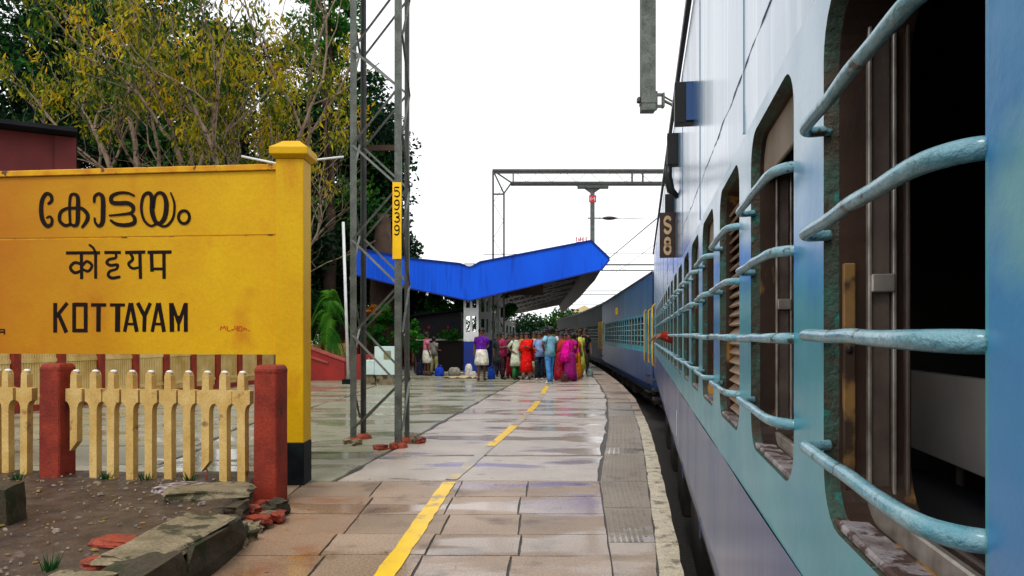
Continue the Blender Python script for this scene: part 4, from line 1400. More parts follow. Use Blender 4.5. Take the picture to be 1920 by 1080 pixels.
pl = MB().box(-1.588, -1.470, 9.918, 9.926, 2.51, 3.53).build('number_plate', M['plate'], mast)
def digit(ch):
    if ch == '5':
        return [(0, [(.9, 1), (.12, 1), (.12, .58)]), (1, [(.12, .58), (.5, .66), (.9, .45), (.88, .15), (.5, .0), (.08, .12)])]
    if ch == '9':
        return [(1, [(.5 + .38 * math.cos(t * math.pi / 5), .72 + .27 * math.sin(t * math.pi / 5)) for t in range(11)]), (1, [(.88, .72), (.88, .35), (.7, .05), (.3, .0), (.1, .12)])]
    if ch == '3':
        return [(1, [(.1, .88), (.45, 1.0), (.85, .85), (.8, .6), (.4, .52), (.85, .42), (.88, .12), (.45, .0), (.08, .12)])]
for k, ch in enumerate('5939'):
    flat_stroke(digit(ch), (-1.568, 3.335 - .168 * k), .078, .125, .002, 'plate_digit', M['letter'], pl, 9.9155, .16)
MB().box(-2.3, 9.5, 10.0, 10.15, 8.05, 8.2).build('boom_chord', M['steel'], mast)
MB().box(-2.3, 9.5, 10.5, 10.65, 8.05, 8.2).build('boom_chord', M['steel'], mast)
MB().box(-2.3, 9.5, 10.25, 10.4, 8.75, 8.9).build('boom_chord', M['steel'], mast)
for k, (x, y) in enumerate([(-2.12, 10.2), (-1.72, 9.80), (-1.56, 9.90), (-1.36, 10.38), (-1.28, 10.50), (-1.45, 10.62), (-2.28, 10.30), (-1.30, 10.36)]):
    o = rock('broken_brick', (x, y, .025), (R.uniform(.09, .16), R.uniform(.10, .16), R.uniform(.05, .10)), R.uniform(0, 3), M['brick'] if k % 3 else M['stone'], None, 200 + k, .2)
    lab = ['pale stone chip beside the front left leg of the lattice mast', 'red brick lump lying nearest the camera before the front right mast leg', 'red brick lump touching the front right leg of the lattice mast',
           'dark stone chip lying right of the rear right mast leg', 'red brick lump at the rear right leg of the lattice mast', 'red brick lump behind the rear right leg of the lattice mast',
           'pale stone chip left of the front left mast leg', 'rightmost red brick lump beside the lattice mast'][k]
    tag(o, lab, 'brick' if k % 3 else 'stone', 'rubble round the mast foot')
# hollow drop post hanging above the near coach
dp = thing('drop_post', 'thick grey square steel post hanging over the nearest coach from above the picture', 'post', (1.90, 10.45, 4.62))
MB().box(-.098, .098, -.09, .09, 0, 3.5).build('post_tube', M['steel'], dp, bevel=.006)
MB().box(-.105, .105, -.097, .097, .10, .23).build('clamp_band', M['steel'], dp, bevel=.004)
MB().box(-.15, -.105, -.05, .05, .13, .20).build('clamp_bolt', M['steel_dark'], dp, bevel=.01)
ck = MB().box(.105, .13, -.05, .05, .03, .28)
ck.box(.20, .23, -.05, .05, .06, .26)
ck.box(.13, .20, -.02, .02, .22, .26)
ck.box(.13, .20, -.02, .02, .06, .10)
ck.build('hinge_bracket', M['steel'], dp, bevel=.004)
MB().tube([(.22, 0, .16), (.34, 0, .10), (.46, 0, -.10), (.75, 0, -.45), (2.2, 0, .2)], .022, 8).build('bracket_tube', M['steel'], dp)
MB().tube([(.22, 0, .22), (.36, 0, .14), (.50, 0, -.06)], .014, 8).build('bracket_tube', M['steel'], dp)

# far portal
portal = thing('overhead_portal', 'grey lattice portal frame of the overhead line rising behind the blue canopy', 'portal', (0, 31.4, 0))
for (x0, x1_) in ((-.80, -.34), (9.6, 10.0)):
    for x in (x0, x1_):
        for yy in (0, .4):
            MB().box(x - .035, x + .035, yy - .035, yy + .035, 0, 8.4 if x in (x0, x1_) and (x == x0 or x == x1_) and not (x == x1_ and x1_ < 5) else 7.5).build('leg', M['steel_dark'], portal)
    k = 0
    z = .3
    while z < 7.2:
        a, c = (x0, x1_) if k % 2 else (x1_, x0)
        MB().bar((a, 0, z), (c, 0, z + .75), .018, .018).build('brace', M['steel'], portal)
        z += .75; k += 1
for z, xs in ((8.42, (-.82, 10.05)), (7.90, (-.05, 10.05))):
    for yy in (0, .4):
        MB().box(xs[0], xs[1], yy - .05, yy + .05, z - .045, z + .045).build('boom_chord', M['steel_dark'], portal)
for a, c in (((-.80, 8.42), (-.02, 7.90)), ((-.80, 8.42), (-.34, 7.45)), ((-.34, 7.45), (-.02, 7.90)), ((-.80, 7.42), (-.34, 7.42)), ((.05, 8.42), (.05, 7.9))):
    MB().bar((a[0], 0, a[1]), (c[0], 0, c[1]), .06, .06).build('corner_strut', M['steel_dark'], portal)
for x in (5.05, 5.5):
    MB().bar((x, 0, 7.9), (x, 0, 8.42), .07, .07).build('boom_post', M['steel_dark'], portal)
k = 0
x = .1
while x < 9.6:
    z0, z1_ = (7.93, 8.39) if k % 2 else (8.39, 7.93)
    MB().bar((x, 0, z0), (x + .52, 0, z1_), .015, .015).build('brace', M['steel'], portal)
    x += .52; k += 1
# hanging mast with insulator under the portal boom
hp = thing('insulated_drop_mast', 'slim mast with flat head and red enamel plate hanging under the portal boom', 'mast', (3.36, 31.2, 0))
MB().box(-.62, .66, -.12, .12, 7.62, 7.70).build('head_plate', M['steel_dark'], hp)
MB().box(-.66, .66, -.03, .03, 7.70, 7.76).build('head_plate', M['steel_dark'], hp)
MB().prism([(-.34, 7.62), (.34, 7.62), (.06, 7.42), (-.06, 7.42)], -.06, .06).build('head_gusset', M['steel'], hp)
for x in (-.5, .38):
    MB().tube([(x, 0, 7.74), (x, 0, 7.88)], .02, 6).build('hanger', M['steel_dark'], hp)
MB().box(-.085, .085, -.085, .085, 4.6, 7.42).build('mast_tube', M['steel'], hp)
rp = MB().box(-.15, .15, -.11, -.09, 7.02, 7.32).build('red_plate', M['red_sign'], hp)
flat_stroke([(0, [(.1, .1), (.1, .9), (.5, .4), (.9, .9), (.9, .1)])], (-.10, 7.08), .2, .18, .004, 'plate_mark', M['white'], rp, -.114, .16)
MB().tube([(-.2, 0, 6.38), (.22, 0, 6.38)], .025, 6).build('clevis', M['steel_dark'], hp)
ins = MB()
ins.tube([(.2 + .1 * k / 1, 0, 6.38) for k in range(11)], [.02, .03, .02, .06, .075, .08, .075, .06, .03, .015, .015], 8)
ins.build('insulator', M['insul'], hp)
MB().tube([(1.2, 0, 6.38), (2.3, 0, 6.34)], .012, 5).build('stay_wire', M['wire'], hp)
# contact and catenary wires along the track
def wire(name, label, pts, r, grp=None):
    o = MB().tube(pts, r, 5).build(name, M['wire'], None, fixn=False)
    tag(o, label, 'wire', grp)
wire('catenary_wire', 'overhead wire climbing diagonally from the canopy corner over the train', [(5.45, 24, 5.9), (5.58, 31, 5.98), (5.72, 44, 6.0), (6.1, 62, 6.2), (5.6, 90, 6.0)], .022)
wire('contact_wire', 'thin wire hanging just under the diagonal overhead wire by the portal', [(6.2, 26, 5.55), (6.6, 44, 5.5), (6.5, 70, 5.5)], .012)
for k, (D, z, lab) in enumerate([(52, 7.2, 'lowest single cross wire over the train behind the canopy tip'), (60, 7.1, 'second cross wire over the train beyond the canopy tip')]):
    wire('cross_wire', lab, [(-2, D, z - .1), (5, D, z), (12, D, z)], .022)
for k, D in enumerate((70, 112, 150)):
    fp = thing('distant_portal', ('first', 'second', 'third')[k] + ' small far portal beam crossing above the train roofs', 'portal', (0, D, 0), 0, 'distant overhead portals')
    for z in (7.55, 8.1):
        MB().box(-3, 26, -.05, .05, z - .05, z + .05).build('boom_chord', M['steel'], fp)
    for x in (-3, 26):
        MB().box(x - .2, x + .2, -.2, .2, 0, 8.1).build('leg', M['steel'], fp)
    q = MB()
    for i in range(26):
        q.bar((-3 + i * .54, 0, 7.55 if i % 2 else 8.1), (-3 + (i + 1) * .54, 0, 8.1 if i % 2 else 7.55), .02, .02)
    q.build('lattice', M['steel'], fp, kind='stuff')

# ---------------------------------------------------------------- butterfly canopy
can = thing('platform_canopy', 'long butterfly roofed platform canopy with a bright blue folded fascia on white and blue columns', 'canopy')
CY = 29.0
top = [(-6.05, 4.86), (-3.94, 4.46), (-2.03, 4.255), (-1.86, 4.20), (-1.45, 4.20), (-1.24, 4.32), (3.07, 5.15), (3.79, 4.46)]
bot = [(-6.05, 3.84), (-3.94, 3.32), (-1.66, 2.85), (3.48, 4.05), (3.79, 4.44)]
def interp(L_, x):
    for (x0, z0), (x1_, z1_) in zip(L_, L_[1:]):
        if x <= x1_ + 1e-9:
            return lerp(z0, z1_, (x - x0) / (x1_ - x0)) if x1_ > x0 else z1_
    return L_[-1][1]
xs = [-6.05, -5.2, -4.3, -3.45, -2.55, -1.66, -.75, .15, 1.05, 1.95, 2.7, 3.07, 3.48, 3.79]
for a, c in zip(xs, xs[1:]):
    s_ = MB()
    n = max(3, int((c - a) / .075))
    pts = []
    for i in range(n + 1):
        x = lerp(a, c, i / n)
        pts.append((x, -.003 if i % 2 else .003))
    vs = []
    for x, dy in pts:
        vs += [(x, CY + dy, interp(top, x)), (x, CY + dy, interp(bot, x))]
    vs += [(v[0], v[1] + .03, v[2]) for v in vs]
    m = 2 * len(pts)
    fs = []
    for i in range(len(pts) - 1):
        fs += [(2 * i, 2 * i + 1, 2 * i + 3, 2 * i + 2), (m + 2 * i, m + 2 * i + 2, m + 2 * i + 3, m + 2 * i + 1), (2 * i, 2 * i + 2, m + 2 * i + 2, m + 2 * i), (2 * i + 1, m + 2 * i + 1, m + 2 * i + 3, 2 * i + 3)]
    s_.add(vs, fs)
    s_.build('fascia_sheet', M['canopy'], can, fixn=False)
tr = MB()
for L_, dz in ((top, .02), (bot, -.02)):
    for (x0, z0), (x1_, z1_) in zip(L_, L_[1:]):
        tr.bar((x0, CY - .03, z0 + dz), (x1_, CY - .03, z1_ + dz), .05, .05)
tr.build('fascia_trim', M['canopy_trim'], can)
# valley gutter end
vg = MB()
vg.prism([(-1.655 + .2 * math.cos(math.pi + q * math.pi / 10), 4.30 + .14 * math.sin(math.pi + q * math.pi / 10)) for q in range(11)], CY - .06, CY + .3)
vg.build('valley_gutter', M['white'], can)
MB().box(2.45, 2.95, CY - .05, CY - .03, 5.10, 5.30).build('small_sign_back', M['white'], can) if False else None
# roof sheets follow the bend of the platform
CS = [29, 32, 35, 38.5, 42, 46, 50, 57, 65, 75, 90]
def cc(D):       # centre line of the canopy
    pts = [(29, -1.66), (35, -1.25), (42, -.95), (50, -.55), (65, .0), (90, .9)]
    for (d0, x0), (d1, x1_) in zip(pts, pts[1:]):
        if D <= d1: return lerp(x0, x1_, (D - d0) / (d1 - d0))
    return pts[-1][1]
CSEC = [(-4.39, 4.80), (-1.66 + 1.66, 4.10), (4.73, 5.08), (5.14, 4.06)]
for a, c in zip(CS, CS[1:]):
    for (u0, z0), (u1, z1_) in zip(CSEC, CSEC[1:]):
        if a == 29 and False: continue
        a_ = a + .06 if a == 29 else a
        q = MB()
        q.add([(cc(a) + u0, a_, z0), (cc(a) + u1, a_, z1_), (cc(c) + u1, c, z1_), (cc(c) + u0, c, z0),
               (cc(a) + u0, a_, z0 + .04), (cc(a) + u1, a_, z1_ + .04), (cc(c) + u1, c, z1_ + .04), (cc(c) + u0, c, z0 + .04)],
              [(0, 1, 2, 3), (4, 7, 6, 5), (0, 4, 5, 1), (1, 5, 6, 2), (2, 6, 7, 3), (3, 7, 4, 0)])
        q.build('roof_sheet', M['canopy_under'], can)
    for t in (.2, .45, .7, .95):
        u = 4.73 * t
        z = lerp(4.10, 5.08, t) - .06
        MB().bar((cc(a) + u, a + .1, z), (cc(c) + u, c, z), .06, .09).build('purlin', M['steel'], can)
        u = -4.39 * t
        z = lerp(4.10, 4.80, t) - .06
        MB().bar((cc(a) + u, a + .1, z), (cc(c) + u, c, z), .06, .09).build('purlin', M['steel'], can)
for i, D in enumerate([29.6, 35, 40.5, 46, 52, 58, 65]):
    x = cc(D) + (.0)
    col = MB()
    for dx in (-.25, 0, .25):
        col.box(x + dx - .045, x + dx + .045, D - .07, D + .07, 1.25, 4.1)
    cb = col.build('column', M['white'], can)
    for z in (1.3, 2.25, 3.2):
        MB().box(x - .29, x + .29, D - .08, D + .08, z, z + .32).build('batten', M['white'], cb)
    MB().box(x - .29, x + .29, D - .09, D + .09, -.01, 1.25).build('column_base', M['column_blue'], cb, bevel=.01)
    # cantilever trusses
    for sg, L_, zt in ((1, 4.7, 5.0), (-1, 4.3, 4.72)):
        t_ = MB()
        t_.bar((x, D, 3.55), (x + sg * L_, D, zt - .12), .06, .08)
        t_.bar((x, D, 4.02), (x + sg * L_, D, zt - .06), .06, .08)
        for k in range(6):
            f0, f1 = k / 6, (k + .5) / 6
            f2 = (k + 1) / 6
            t_.bar((x + sg * L_ * f0, D, lerp(3.55, zt - .12, f0)), (x + sg * L_ * f1, D, lerp(4.02, zt - .06, f1)), .04, .04)
            t_.bar((x + sg * L_ * f1, D, lerp(4.02, zt - .06, f1)), (x + sg * L_ * f2, D, lerp(3.55, zt - .12, f2)), .04, .04)
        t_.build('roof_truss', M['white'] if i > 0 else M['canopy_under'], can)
# things hanging under the roof
hb = thing('hanging_board', 'long brown board hanging under the canopy behind the blue fascia', 'board', (.35, 31.0, 3.0))
MB().box(-.75, .95, -.05, .05, .15, 1.1).build('board_panel', M['bark_dark'], hb)
for x in (-.6, .8):
    MB().tube([(x, 0, 1.1), (x, 0, 1.6)], .02, 6).build('hanger', M['steel_dark'], hb)
rs = thing('small_red_sign', 'tiny faded red lettering on a strip standing on the canopy edge left of its peak', 'sign', (2.72, 29.0, 5.10))
MB().box(-.24, .22, -.012, .012, .0, .02).build('sign_base', M['canopy_trim'], rs)
flat_stroke([(0, [(.05, .1), (.05, .9), (.3, .5), (.3, .1)]), (0, [(.45, .1), (.45, .9)]), (0, [(.45, .5), (.7, .5)]), (0, [(.7, .1), (.7, .9)]), (0, [(.85, .9), (1.1, .9), (.97, .5), (1.1, .1), (.85, .1)])],
            (-.24, .02), .4, .2, .02, 'sign_letters', M['pink_letter'], rs, 0, .13)

# ---------------------------------------------------------------- kiosk under the canopy, pale building far off
ki = thing('kiosk', 'dark kiosk with sloping roof and pale counter edge beside the first canopy column', 'kiosk', (-3.05, 31.2, 0))
MB().box(-1.05, .95, 0, 2.2, 0, 1.26).build('counter_front', M['kiosk_low'], ki, bevel=.02)
MB().box(-1.12, 1.02, -.10, 2.2, 1.262, 1.34).build('counter_top', M['white'], ki, bevel=.01)
MB().box(-1.0, .9, .25, 2.2, 1.34, 2.45).build('back_panel', M['kiosk'], ki)
rr = MB().add([(-1.75, -.5, 2.18), (1.0, -.5, 2.52), (1.0, 2.4, 2.52), (-1.75, 2.4, 2.18), (-1.75, -.5, 2.24), (1.0, -.5, 2.58), (1.0, 2.4, 2.58), (-1.75, 2.4, 2.24)],
              [(0, 3, 2, 1), (4, 5, 6, 7), (0, 1, 5, 4), (1, 2, 6, 5), (2, 3, 7, 6), (3, 0, 4, 7)])
rr.build('sloping_roof', M['roof_dark'], ki)
for x in (-1.0, .85):
    MB().box(x - .03, x + .03, .0, .06, 1.342, 2.5).build('upright', M['kiosk'], ki)
for k in range(9):
    MB().ball((-.85 + .2 * k, .22, 1.5 + .16 * (k % 4)), (.05, .04, .07), 6, 4).build('hanging_packet', [M['white'], M['leaf_orange'], M['red_sign'], M['column_blue']][k % 4], ki)
pb = thing('pale_building', 'pale yellow building with a sloping roof far beyond the train', 'building', (13.5, 150, 0))
MB().box(-5, 5.5, 0, 12, 0, 4.6).build('wall', M['pale_wall'], pb)
MB().prism([(-6.5, 4.2), (1.0, 7.4), (6.5, 4.2)], -1, 13).build('roof', M['pale_wall'], pb)
for k in range(4):
    MB().box(-4 + k * 2.4, -3 + k * 2.4, -.06, .02, 1.6, 3.2).build('window', M['glass'], pb)

# ---------------------------------------------------------------- far fence, ramp, cabinet, pole, house
ff = thing('far_fence', 'long far fence of narrow cream palings between red posts behind the wet platform', 'fence')
F0, F1 = (-9.6 - .192 * 3, 11.0), (-9.6 + .192 * 27, 41.0)
fL = math.hypot(F1[0] - F0[0], F1[1] - F0[1])
fu = ((F1[0] - F0[0]) / fL, (F1[1] - F0[1]) / fL)
fan = math.atan2(fu[1], fu[0])
pm_post = MB().box(-.09, .09, -.09, .09, 0, 1.28).mesh('post', [M['red_post']], bevel=.01)
SP = 1.12
pm = MB()
nb_ = 15
for k in range(nb_):
    x = .12 + (SP - .24) * k / (nb_ - 1)
    pm.box(x - .018, x + .018, -.015, .015, .12, 1.17)
pal = pm.mesh('palings', [M['cream_far']])
pr_ = MB().box(.09, SP - .09, -.03, .03, .25, .33).mesh('fence_rail', [M['cream_far']])
pr2 = MB().box(.09, SP - .09, -.03, .03, .95, 1.03).mesh('fence_rail', [M['cream_far']])
plin = MB().box(0, SP, -.08, .08, -.01, .12).mesh('plinth', [M['red_post']])
n = int(fL / SP)
for k in range(n):
    for me, nm, kd in ((pm_post, 'post', None), (pal, 'palings', 'stuff'), (pr_, 'fence_rail', None), (pr2, 'fence_rail', None), (plin, 'plinth', None)):
        o = link(nm, me, ff, kd)
        o.location = (F0[0] + fu[0] * SP * k, F0[1] + fu[1] * SP * k, 0)
        o.rotation_euler = (0, 0, fan)

ramp = thing('ramp_wall', 'red painted sloping stair wall with a paler coping, just right of the name board post', 'wall', (-6.15, 24.6, 0))
MB().prism([(-.68, 0), (.62, 0), (.62, .62), (-.55, 1.06), (-.68, 1.06)], 0, .25).build('stair_wall', M['red_wall'], ramp)
MB().prism([(-.58, 1.065), (.66, .625), (.66, .70), (-.55, 1.14)], -.05, .30).build('coping', M['coping'], ramp)
MB().prism([(-.66, .80), (.1, .56), (.1, .62), (-.66, .88)], -.06, -.002).build('handrail_ledge', M['coping'], ramp)
MB().prism([(-.68, 0), (.62, 0), (.62, .5), (-.55, .9), (-.68, .9)], 2.4, 2.6).build('stair_wall', M['red_wall'], ramp)
MB().box(.9, 1.9, .6, .8, 0, .85).build('low_wall', M['red_wall'], ramp)

pole = thing('white_pole', 'thin white pole leaning slightly with a black foot beside the red stair wall', 'pole', (-5.0, 22.8, 0))
MB().tube([(0, 0, .14), (-.155, 0, 4.95)], .045, 8).build('pole_tube', M['white'], pole)
MB().box(-.17, .12, -.12, .12, -.005, .15).build('pole_foot', M['black'], pole, bevel=.01)

cab = thing('drinking_water_cabinet', 'pale green white water cabinet with a stepped basin and dark sticker behind the lattice mast', 'cabinet', (-3.86, 22.6, 0))
MB().box(-.27, .28, 0, .45, .0, .28).build('pedestal', M['stone'], cab, bevel=.01)
MB().box(-.30, .32, -.02, .47, .285, 1.15).build('cabinet_body', M['white_dirty'], cab, bevel=.012)
MB().box(-.60, -.302, -.04, .42, .29, .74).build('basin', M['white_dirty'], cab, bevel=.02)
MB().box(-.58, -.30, .02, .38, -.005, .28).build('basin_foot', M['stone'], cab)
MB().box(-.02, .20, -.028, -.021, .76, 1.02).build('sticker', M['box_label'], cab)
MB().tube([(-.45, -.045, .80), (-.45, -.12, .80), (-.45, -.13, .76)], .012, 6).build('tap', M['ridge'], cab)

house = thing('maroon_house', 'maroon walled house with a dark sloping eave rising behind the name board at the left', 'house', (0, 0, 0))
hw = MB()
hw.add([(-11.4, 18.0, 0), (-10.1, 19.2, 0), (-10.1, 19.2, 5.9), (-11.4, 18.0, 5.9)], [(0, 1, 2, 3)])
hw = MB()
WA, WB = (-14.2, 16.4), (-10.78, 18.4)
wd_ = (WB[0] - WA[0], WB[1] - WA[1])
wl_ = math.hypot(*wd_)
wu = (wd_[0] / wl_, wd_[1] / wl_)
wn_ = (-wu[1], wu[0])
def hp_(s, o, z): return (WA[0] + wu[0] * s + wn_[0] * o, WA[1] + wu[1] * s + wn_[1] * o, z)
def hbox(mb, s0, s1, o0, o1, z0, z1):
    vs = [hp_(s0, o0, z0), hp_(s1, o0, z0), hp_(s1, o1, z0), hp_(s0, o1, z0), hp_(s0, o0, z1), hp_(s1, o0, z1), hp_(s1, o1, z1), hp_(s0, o1, z1)]
    return mb.add(vs, [(0, 3, 2, 1), (4, 5, 6, 7), (0, 1, 5, 4), (1, 2, 6, 5), (2, 3, 7, 6), (3, 0, 4, 7)])
hbox(MB(), -6, wl_, 0, 5, -.01, 6.36).build('wall', M['maroon'], house)
hbox(MB(), wl_ - .42, wl_ + .04, -.05, .0, -.01, 6.35).build('pilaster', M['maroon'], house)
hbox(MB(), -6.3, wl_ + .06, -.55, 5.4, 6.38, 6.48).build('eave', M['roof_dark'], house)
rfm = MB()
vs = [hp_(-6.3, -.55, 6.48), hp_(wl_ + .06, -.55, 6.48), hp_(wl_ + .06, 5.4, 6.48), hp_(-6.3, 5.4, 6.48), hp_(-6.3, 2.4, 6.75), hp_(wl_ - 1.5, 2.4, 6.75)]
rfm.add(vs, [(0, 1, 5, 4), (1, 2, 5), (2, 3, 4, 5), (3, 0, 4)]).build('roof', M['roof_dark'], house)

# ---------------------------------------------------------------- trees
rng = np.random.default_rng(11)


def leaf_mesh(name, C, size, m, parent, tone, droop=0.0, aspect=2.2, kind=None, seed=0):
    C = np.asarray(C, dtype=np.float32)
    n = len(C)
    g_ = np.random.default_rng(seed + 5)
    d = g_.normal(size=(n, 3)).astype(np.float32)
    d[:, 2] = d[:, 2] * .7 - droop * 2.0
    d /= np.linalg.norm(d, axis=1, keepdims=True)
    r = g_.normal(size=(n, 3)).astype(np.float32)
    w = np.cross(d, r)
    w /= np.linalg.norm(w, axis=1, keepdims=True) + 1e-6
    sz = (size * g_.uniform(.6, 1.35, size=(n, 1))).astype(np.float32)
    hw_ = sz / aspect
    nrm = np.cross(d, w)
    V = np.empty((n, 4, 3), dtype=np.float32)
    V[:, 0] = C - d * sz * .5
    V[:, 1] = C + w * hw_ * .5 + nrm * sz * .06
    V[:, 2] = C + d * sz * .5
    V[:, 3] = C - w * hw_ * .5 + nrm * sz * .06
    me = bpy.data.meshes.new(name)
    me.vertices.add(n * 4)
    me.vertices.foreach_set('co', V.reshape(-1))
    me.loops.add(n * 4)
    me.loops.foreach_set('vertex_index', np.arange(n * 4, dtype=np.int32))
    me.polygons.add(n)
    me.polygons.foreach_set('loop_start', np.arange(0, n * 4, 4, dtype=np.int32))
    me.polygons.foreach_set('loop_total', np.full(n, 4, dtype=np.int32))
    at = me.attributes.new('tone', 'FLOAT', 'POINT')
    tv = np.repeat(np.clip(tone, 0, 1).astype(np.float32), 4)
    at.data.foreach_set('value', tv)
    me.materials.append(m)
    me.update()
    return link(name, me, parent, kind)


def dense_tree(label, x, y, z0, z1, rx, ry, n, size=.2, m='leaf_dark', trunk=.35, seed=0, group='dense trees behind the platform', clumps=60, droop=.1):
    t = thing('leafy_tree', label, 'tree', (x, y, -.5), 0, group)
    g_ = np.random.default_rng(seed)
    zc, rz = (z0 + z1) / 2 + .5, (z1 - z0) / 2
    cen, rad, tn = [], [], []
    while len(cen) < clumps:
        p = g_.uniform(-1, 1, 3)
        l = np.linalg.norm(p)
        if l > 1 or l < .35: continue
        cen.append((p[0] * rx, p[1] * ry, zc + p[2] * rz))
        rad.append(g_.uniform(.13, .27) * (rx + rz) / 1.6)
        tn.append(g_.uniform(-.25, .3))
    cen, rad, tn = np.array(cen), np.array(rad), np.array(tn)
    k = g_.integers(0, clumps, n)
    d = g_.normal(size=(n, 3))
    d /= np.linalg.norm(d, axis=1, keepdims=True)
    rr_ = g_.uniform(.25, 1.05, (n, 1)) ** .6
    C = cen[k] + d * rad[k][:, None] * rr_ * np.array([1.1, 1.1, .8])
    tone = .38 + tn[k] + g_.normal(0, .17, n)
    leaf_mesh('crown', C, size, M[m], t, tone, droop, 1.9, seed=seed)
    tb = MB()
    tb.tube([(0, 0, 0), (.1, 0, zc * .4), (-.1, .1, zc)], [trunk, trunk * .8, trunk * .4], 9)
    tr_ = tb.build('trunk', M['bark_dark'], t) if 'trailing' not in label else None
    for q in range(7 if trunk > .06 else 0):
        a = q * .9 + seed
        c = cen[g_.integers(0, clumps)]
        MB().tube([(0, 0, zc * (.35 + .05 * q)), (c[0] * .5, c[1] * .5, (zc * .5 + c[2] * .5)), tuple(c)], [trunk * .35, trunk * .22, trunk * .08], 6).build('limb', M['bark_dark'], t)
    return t


def branchy_tree(label, x, y, stems, leaves_n, seed, group=None, m='leaf_yel', z_low=3.0, xmax=-5.1):
    """several pale stems that fork into fine twigs carrying hanging leaf sprays"""
    t = thing('branching_tree', label, 'tree', (x, y, -.3), 0, group)
    rr_ = random.Random(seed)
    tips = []
    tw = MB()

    def grow(p, d, r, L_, depth, mb):
        if x + p.x > xmax: return
        pts, rs = [p], [r]
        n = 4 if depth < 3 else 3
        for k in range(n):
            d = (d + Vector((rr_.uniform(-.22, .22), rr_.uniform(-.22, .22), rr_.uniform(-.08, .14))) * (1 + depth * .25)).normalized()
            p = p + d * (L_ / n)
            pts.append(p)
            rs.append(r * (1 - .42 * (k + 1) / n))
            if depth >= 2 and (p.z > 8.6 or (p.z > 6.5 and rr_.random() < .30)): tips.append((p, depth))
            if depth >= 1 and depth < 4 and rr_.random() < .45:
                side = Vector((rr_.uniform(-1, 1), rr_.uniform(-1, 1), rr_.uniform(-.1, .6))).normalized()
                grow(p, (d * .55 + side * .8).normalized(), rs[-1] * .55, L_ * rr_.uniform(.5, .8), depth + 1, mb)
        mb.tube(pts, rs, 7 if depth < 2 else 4, cap=False)
        if depth < 4:
            for q in range(2 if depth < 3 else 1):
                side = Vector((rr_.uniform(-1, 1), rr_.uniform(-1, 1), rr_.uniform(0, .5))).normalized()
                grow(p, (d * .9 + side * .55).normalized(), rs[-1] * .85, L_ * rr_.uniform(.6, .85), depth + 1, mb)
    for (sx, sy, dx, dy, r, L_) in stems:
        mb = MB()
        grow(Vector((sx, sy, 0)), Vector((dx, dy, 1)).normalized(), r, L_, 0, mb)
        mb.build('stem', M['bark'], t, fixn=False)
    g_ = np.random.default_rng(seed)
    T = np.array([tuple(p) for p, d in tips])
    keep_ = g_.choice(len(T), max(20, int(len(T) * .22)), replace=False)
    k = keep_[g_.integers(0, len(keep_), leaves_n)]
    # gather leaves in hanging sprays
    spray = g_.normal(0, 1, (len(T), 3)) * .12
    C = T[k] + spray[k] + g_.normal(0, 1, (leaves_n, 3)) * np.array([.20, .20, .22]) + np.array([0, 0, -.12])
    pick = g_.uniform(0, 1, len(T))
    tone = .25 + pick[k] * .6 + g_.normal(0, .14, leaves_n)
    leaf_mesh('crown', C, .21, M[m], t, tone, .75, 3.4, seed=seed)
    return t


def X(px, D): return (px - 960) / 1400 * D
def Z(py, D): return 1.5 + (628 - py) / 1400 * D
TR = [
    # px, D, ytop, ybottom, half width px, n, mat, label
    (40, 31, -60, 330, 190, 30000, 'leaf_dark', 'dark dense tree filling the upper left corner behind the maroon house'),
    (250, 34, -80, 330, 190, 20000, 'leaf_dark', 'dark tree directly behind the branching yellow leaved trees, left of centre'),
    (455, 33, 30, 330, 150, 13000, 'leaf_dark', 'dark tree behind the right half of the name board'),
    (615, 30, -60, 130, 55, 5500, 'leaf_mid', 'brighter green tree top beside the upper part of the lattice mast'),
    (640, 33, 120, 560, 120, 30000, 'leaf_dark', 'tall dark tree behind the lattice mast and the white pole'),
    (700, 35, 190, 500, 50, 12000, 'leaf_dark', 'narrow dark tree whose leaves show right of the lattice mast'),
    (560, 31, 300, 640, 110, 20000, 'leaf_dark', 'low dark tree between the name board post and the white pole'),
    (700, 36, 420, 650, 90, 14000, 'leaf_dark', 'shadowy low tree behind the cabinet and the mast legs'),
    (130, 30, 180, 420, 150, 16000, 'leaf_dark', 'low dark tree just above the top edge of the name board'),
    (360, 31, 170, 420, 140, 16000, 'leaf_dark', 'second low dark tree above the middle of the name board'),
]
for i, (px, D, yt, yb, hw_, n, mm, lab) in enumerate(TR):
    dense_tree(lab, X(px, D), D, Z(yb, D), Z(yt, D), hw_ / 1400 * D, 2.6, n, .24 if mm == 'leaf_dark' else .20, mm, .3, 20 + i, clumps=int(40 + n / 500))
# wide thick trunk behind the mast
bt = thing('thick_trunk', 'broad dark brown old tree trunk standing right behind the lattice mast', 'tree trunk', (X(716, 31), 31, -.3))
MB().tube([(0, 0, 0), (.05, 0, 2.2), (0, 0, 3.6), (.05, 0, 6.8)], [.75, .52, .50, .30], 14).build('trunk', M['bark_dark'], bt)
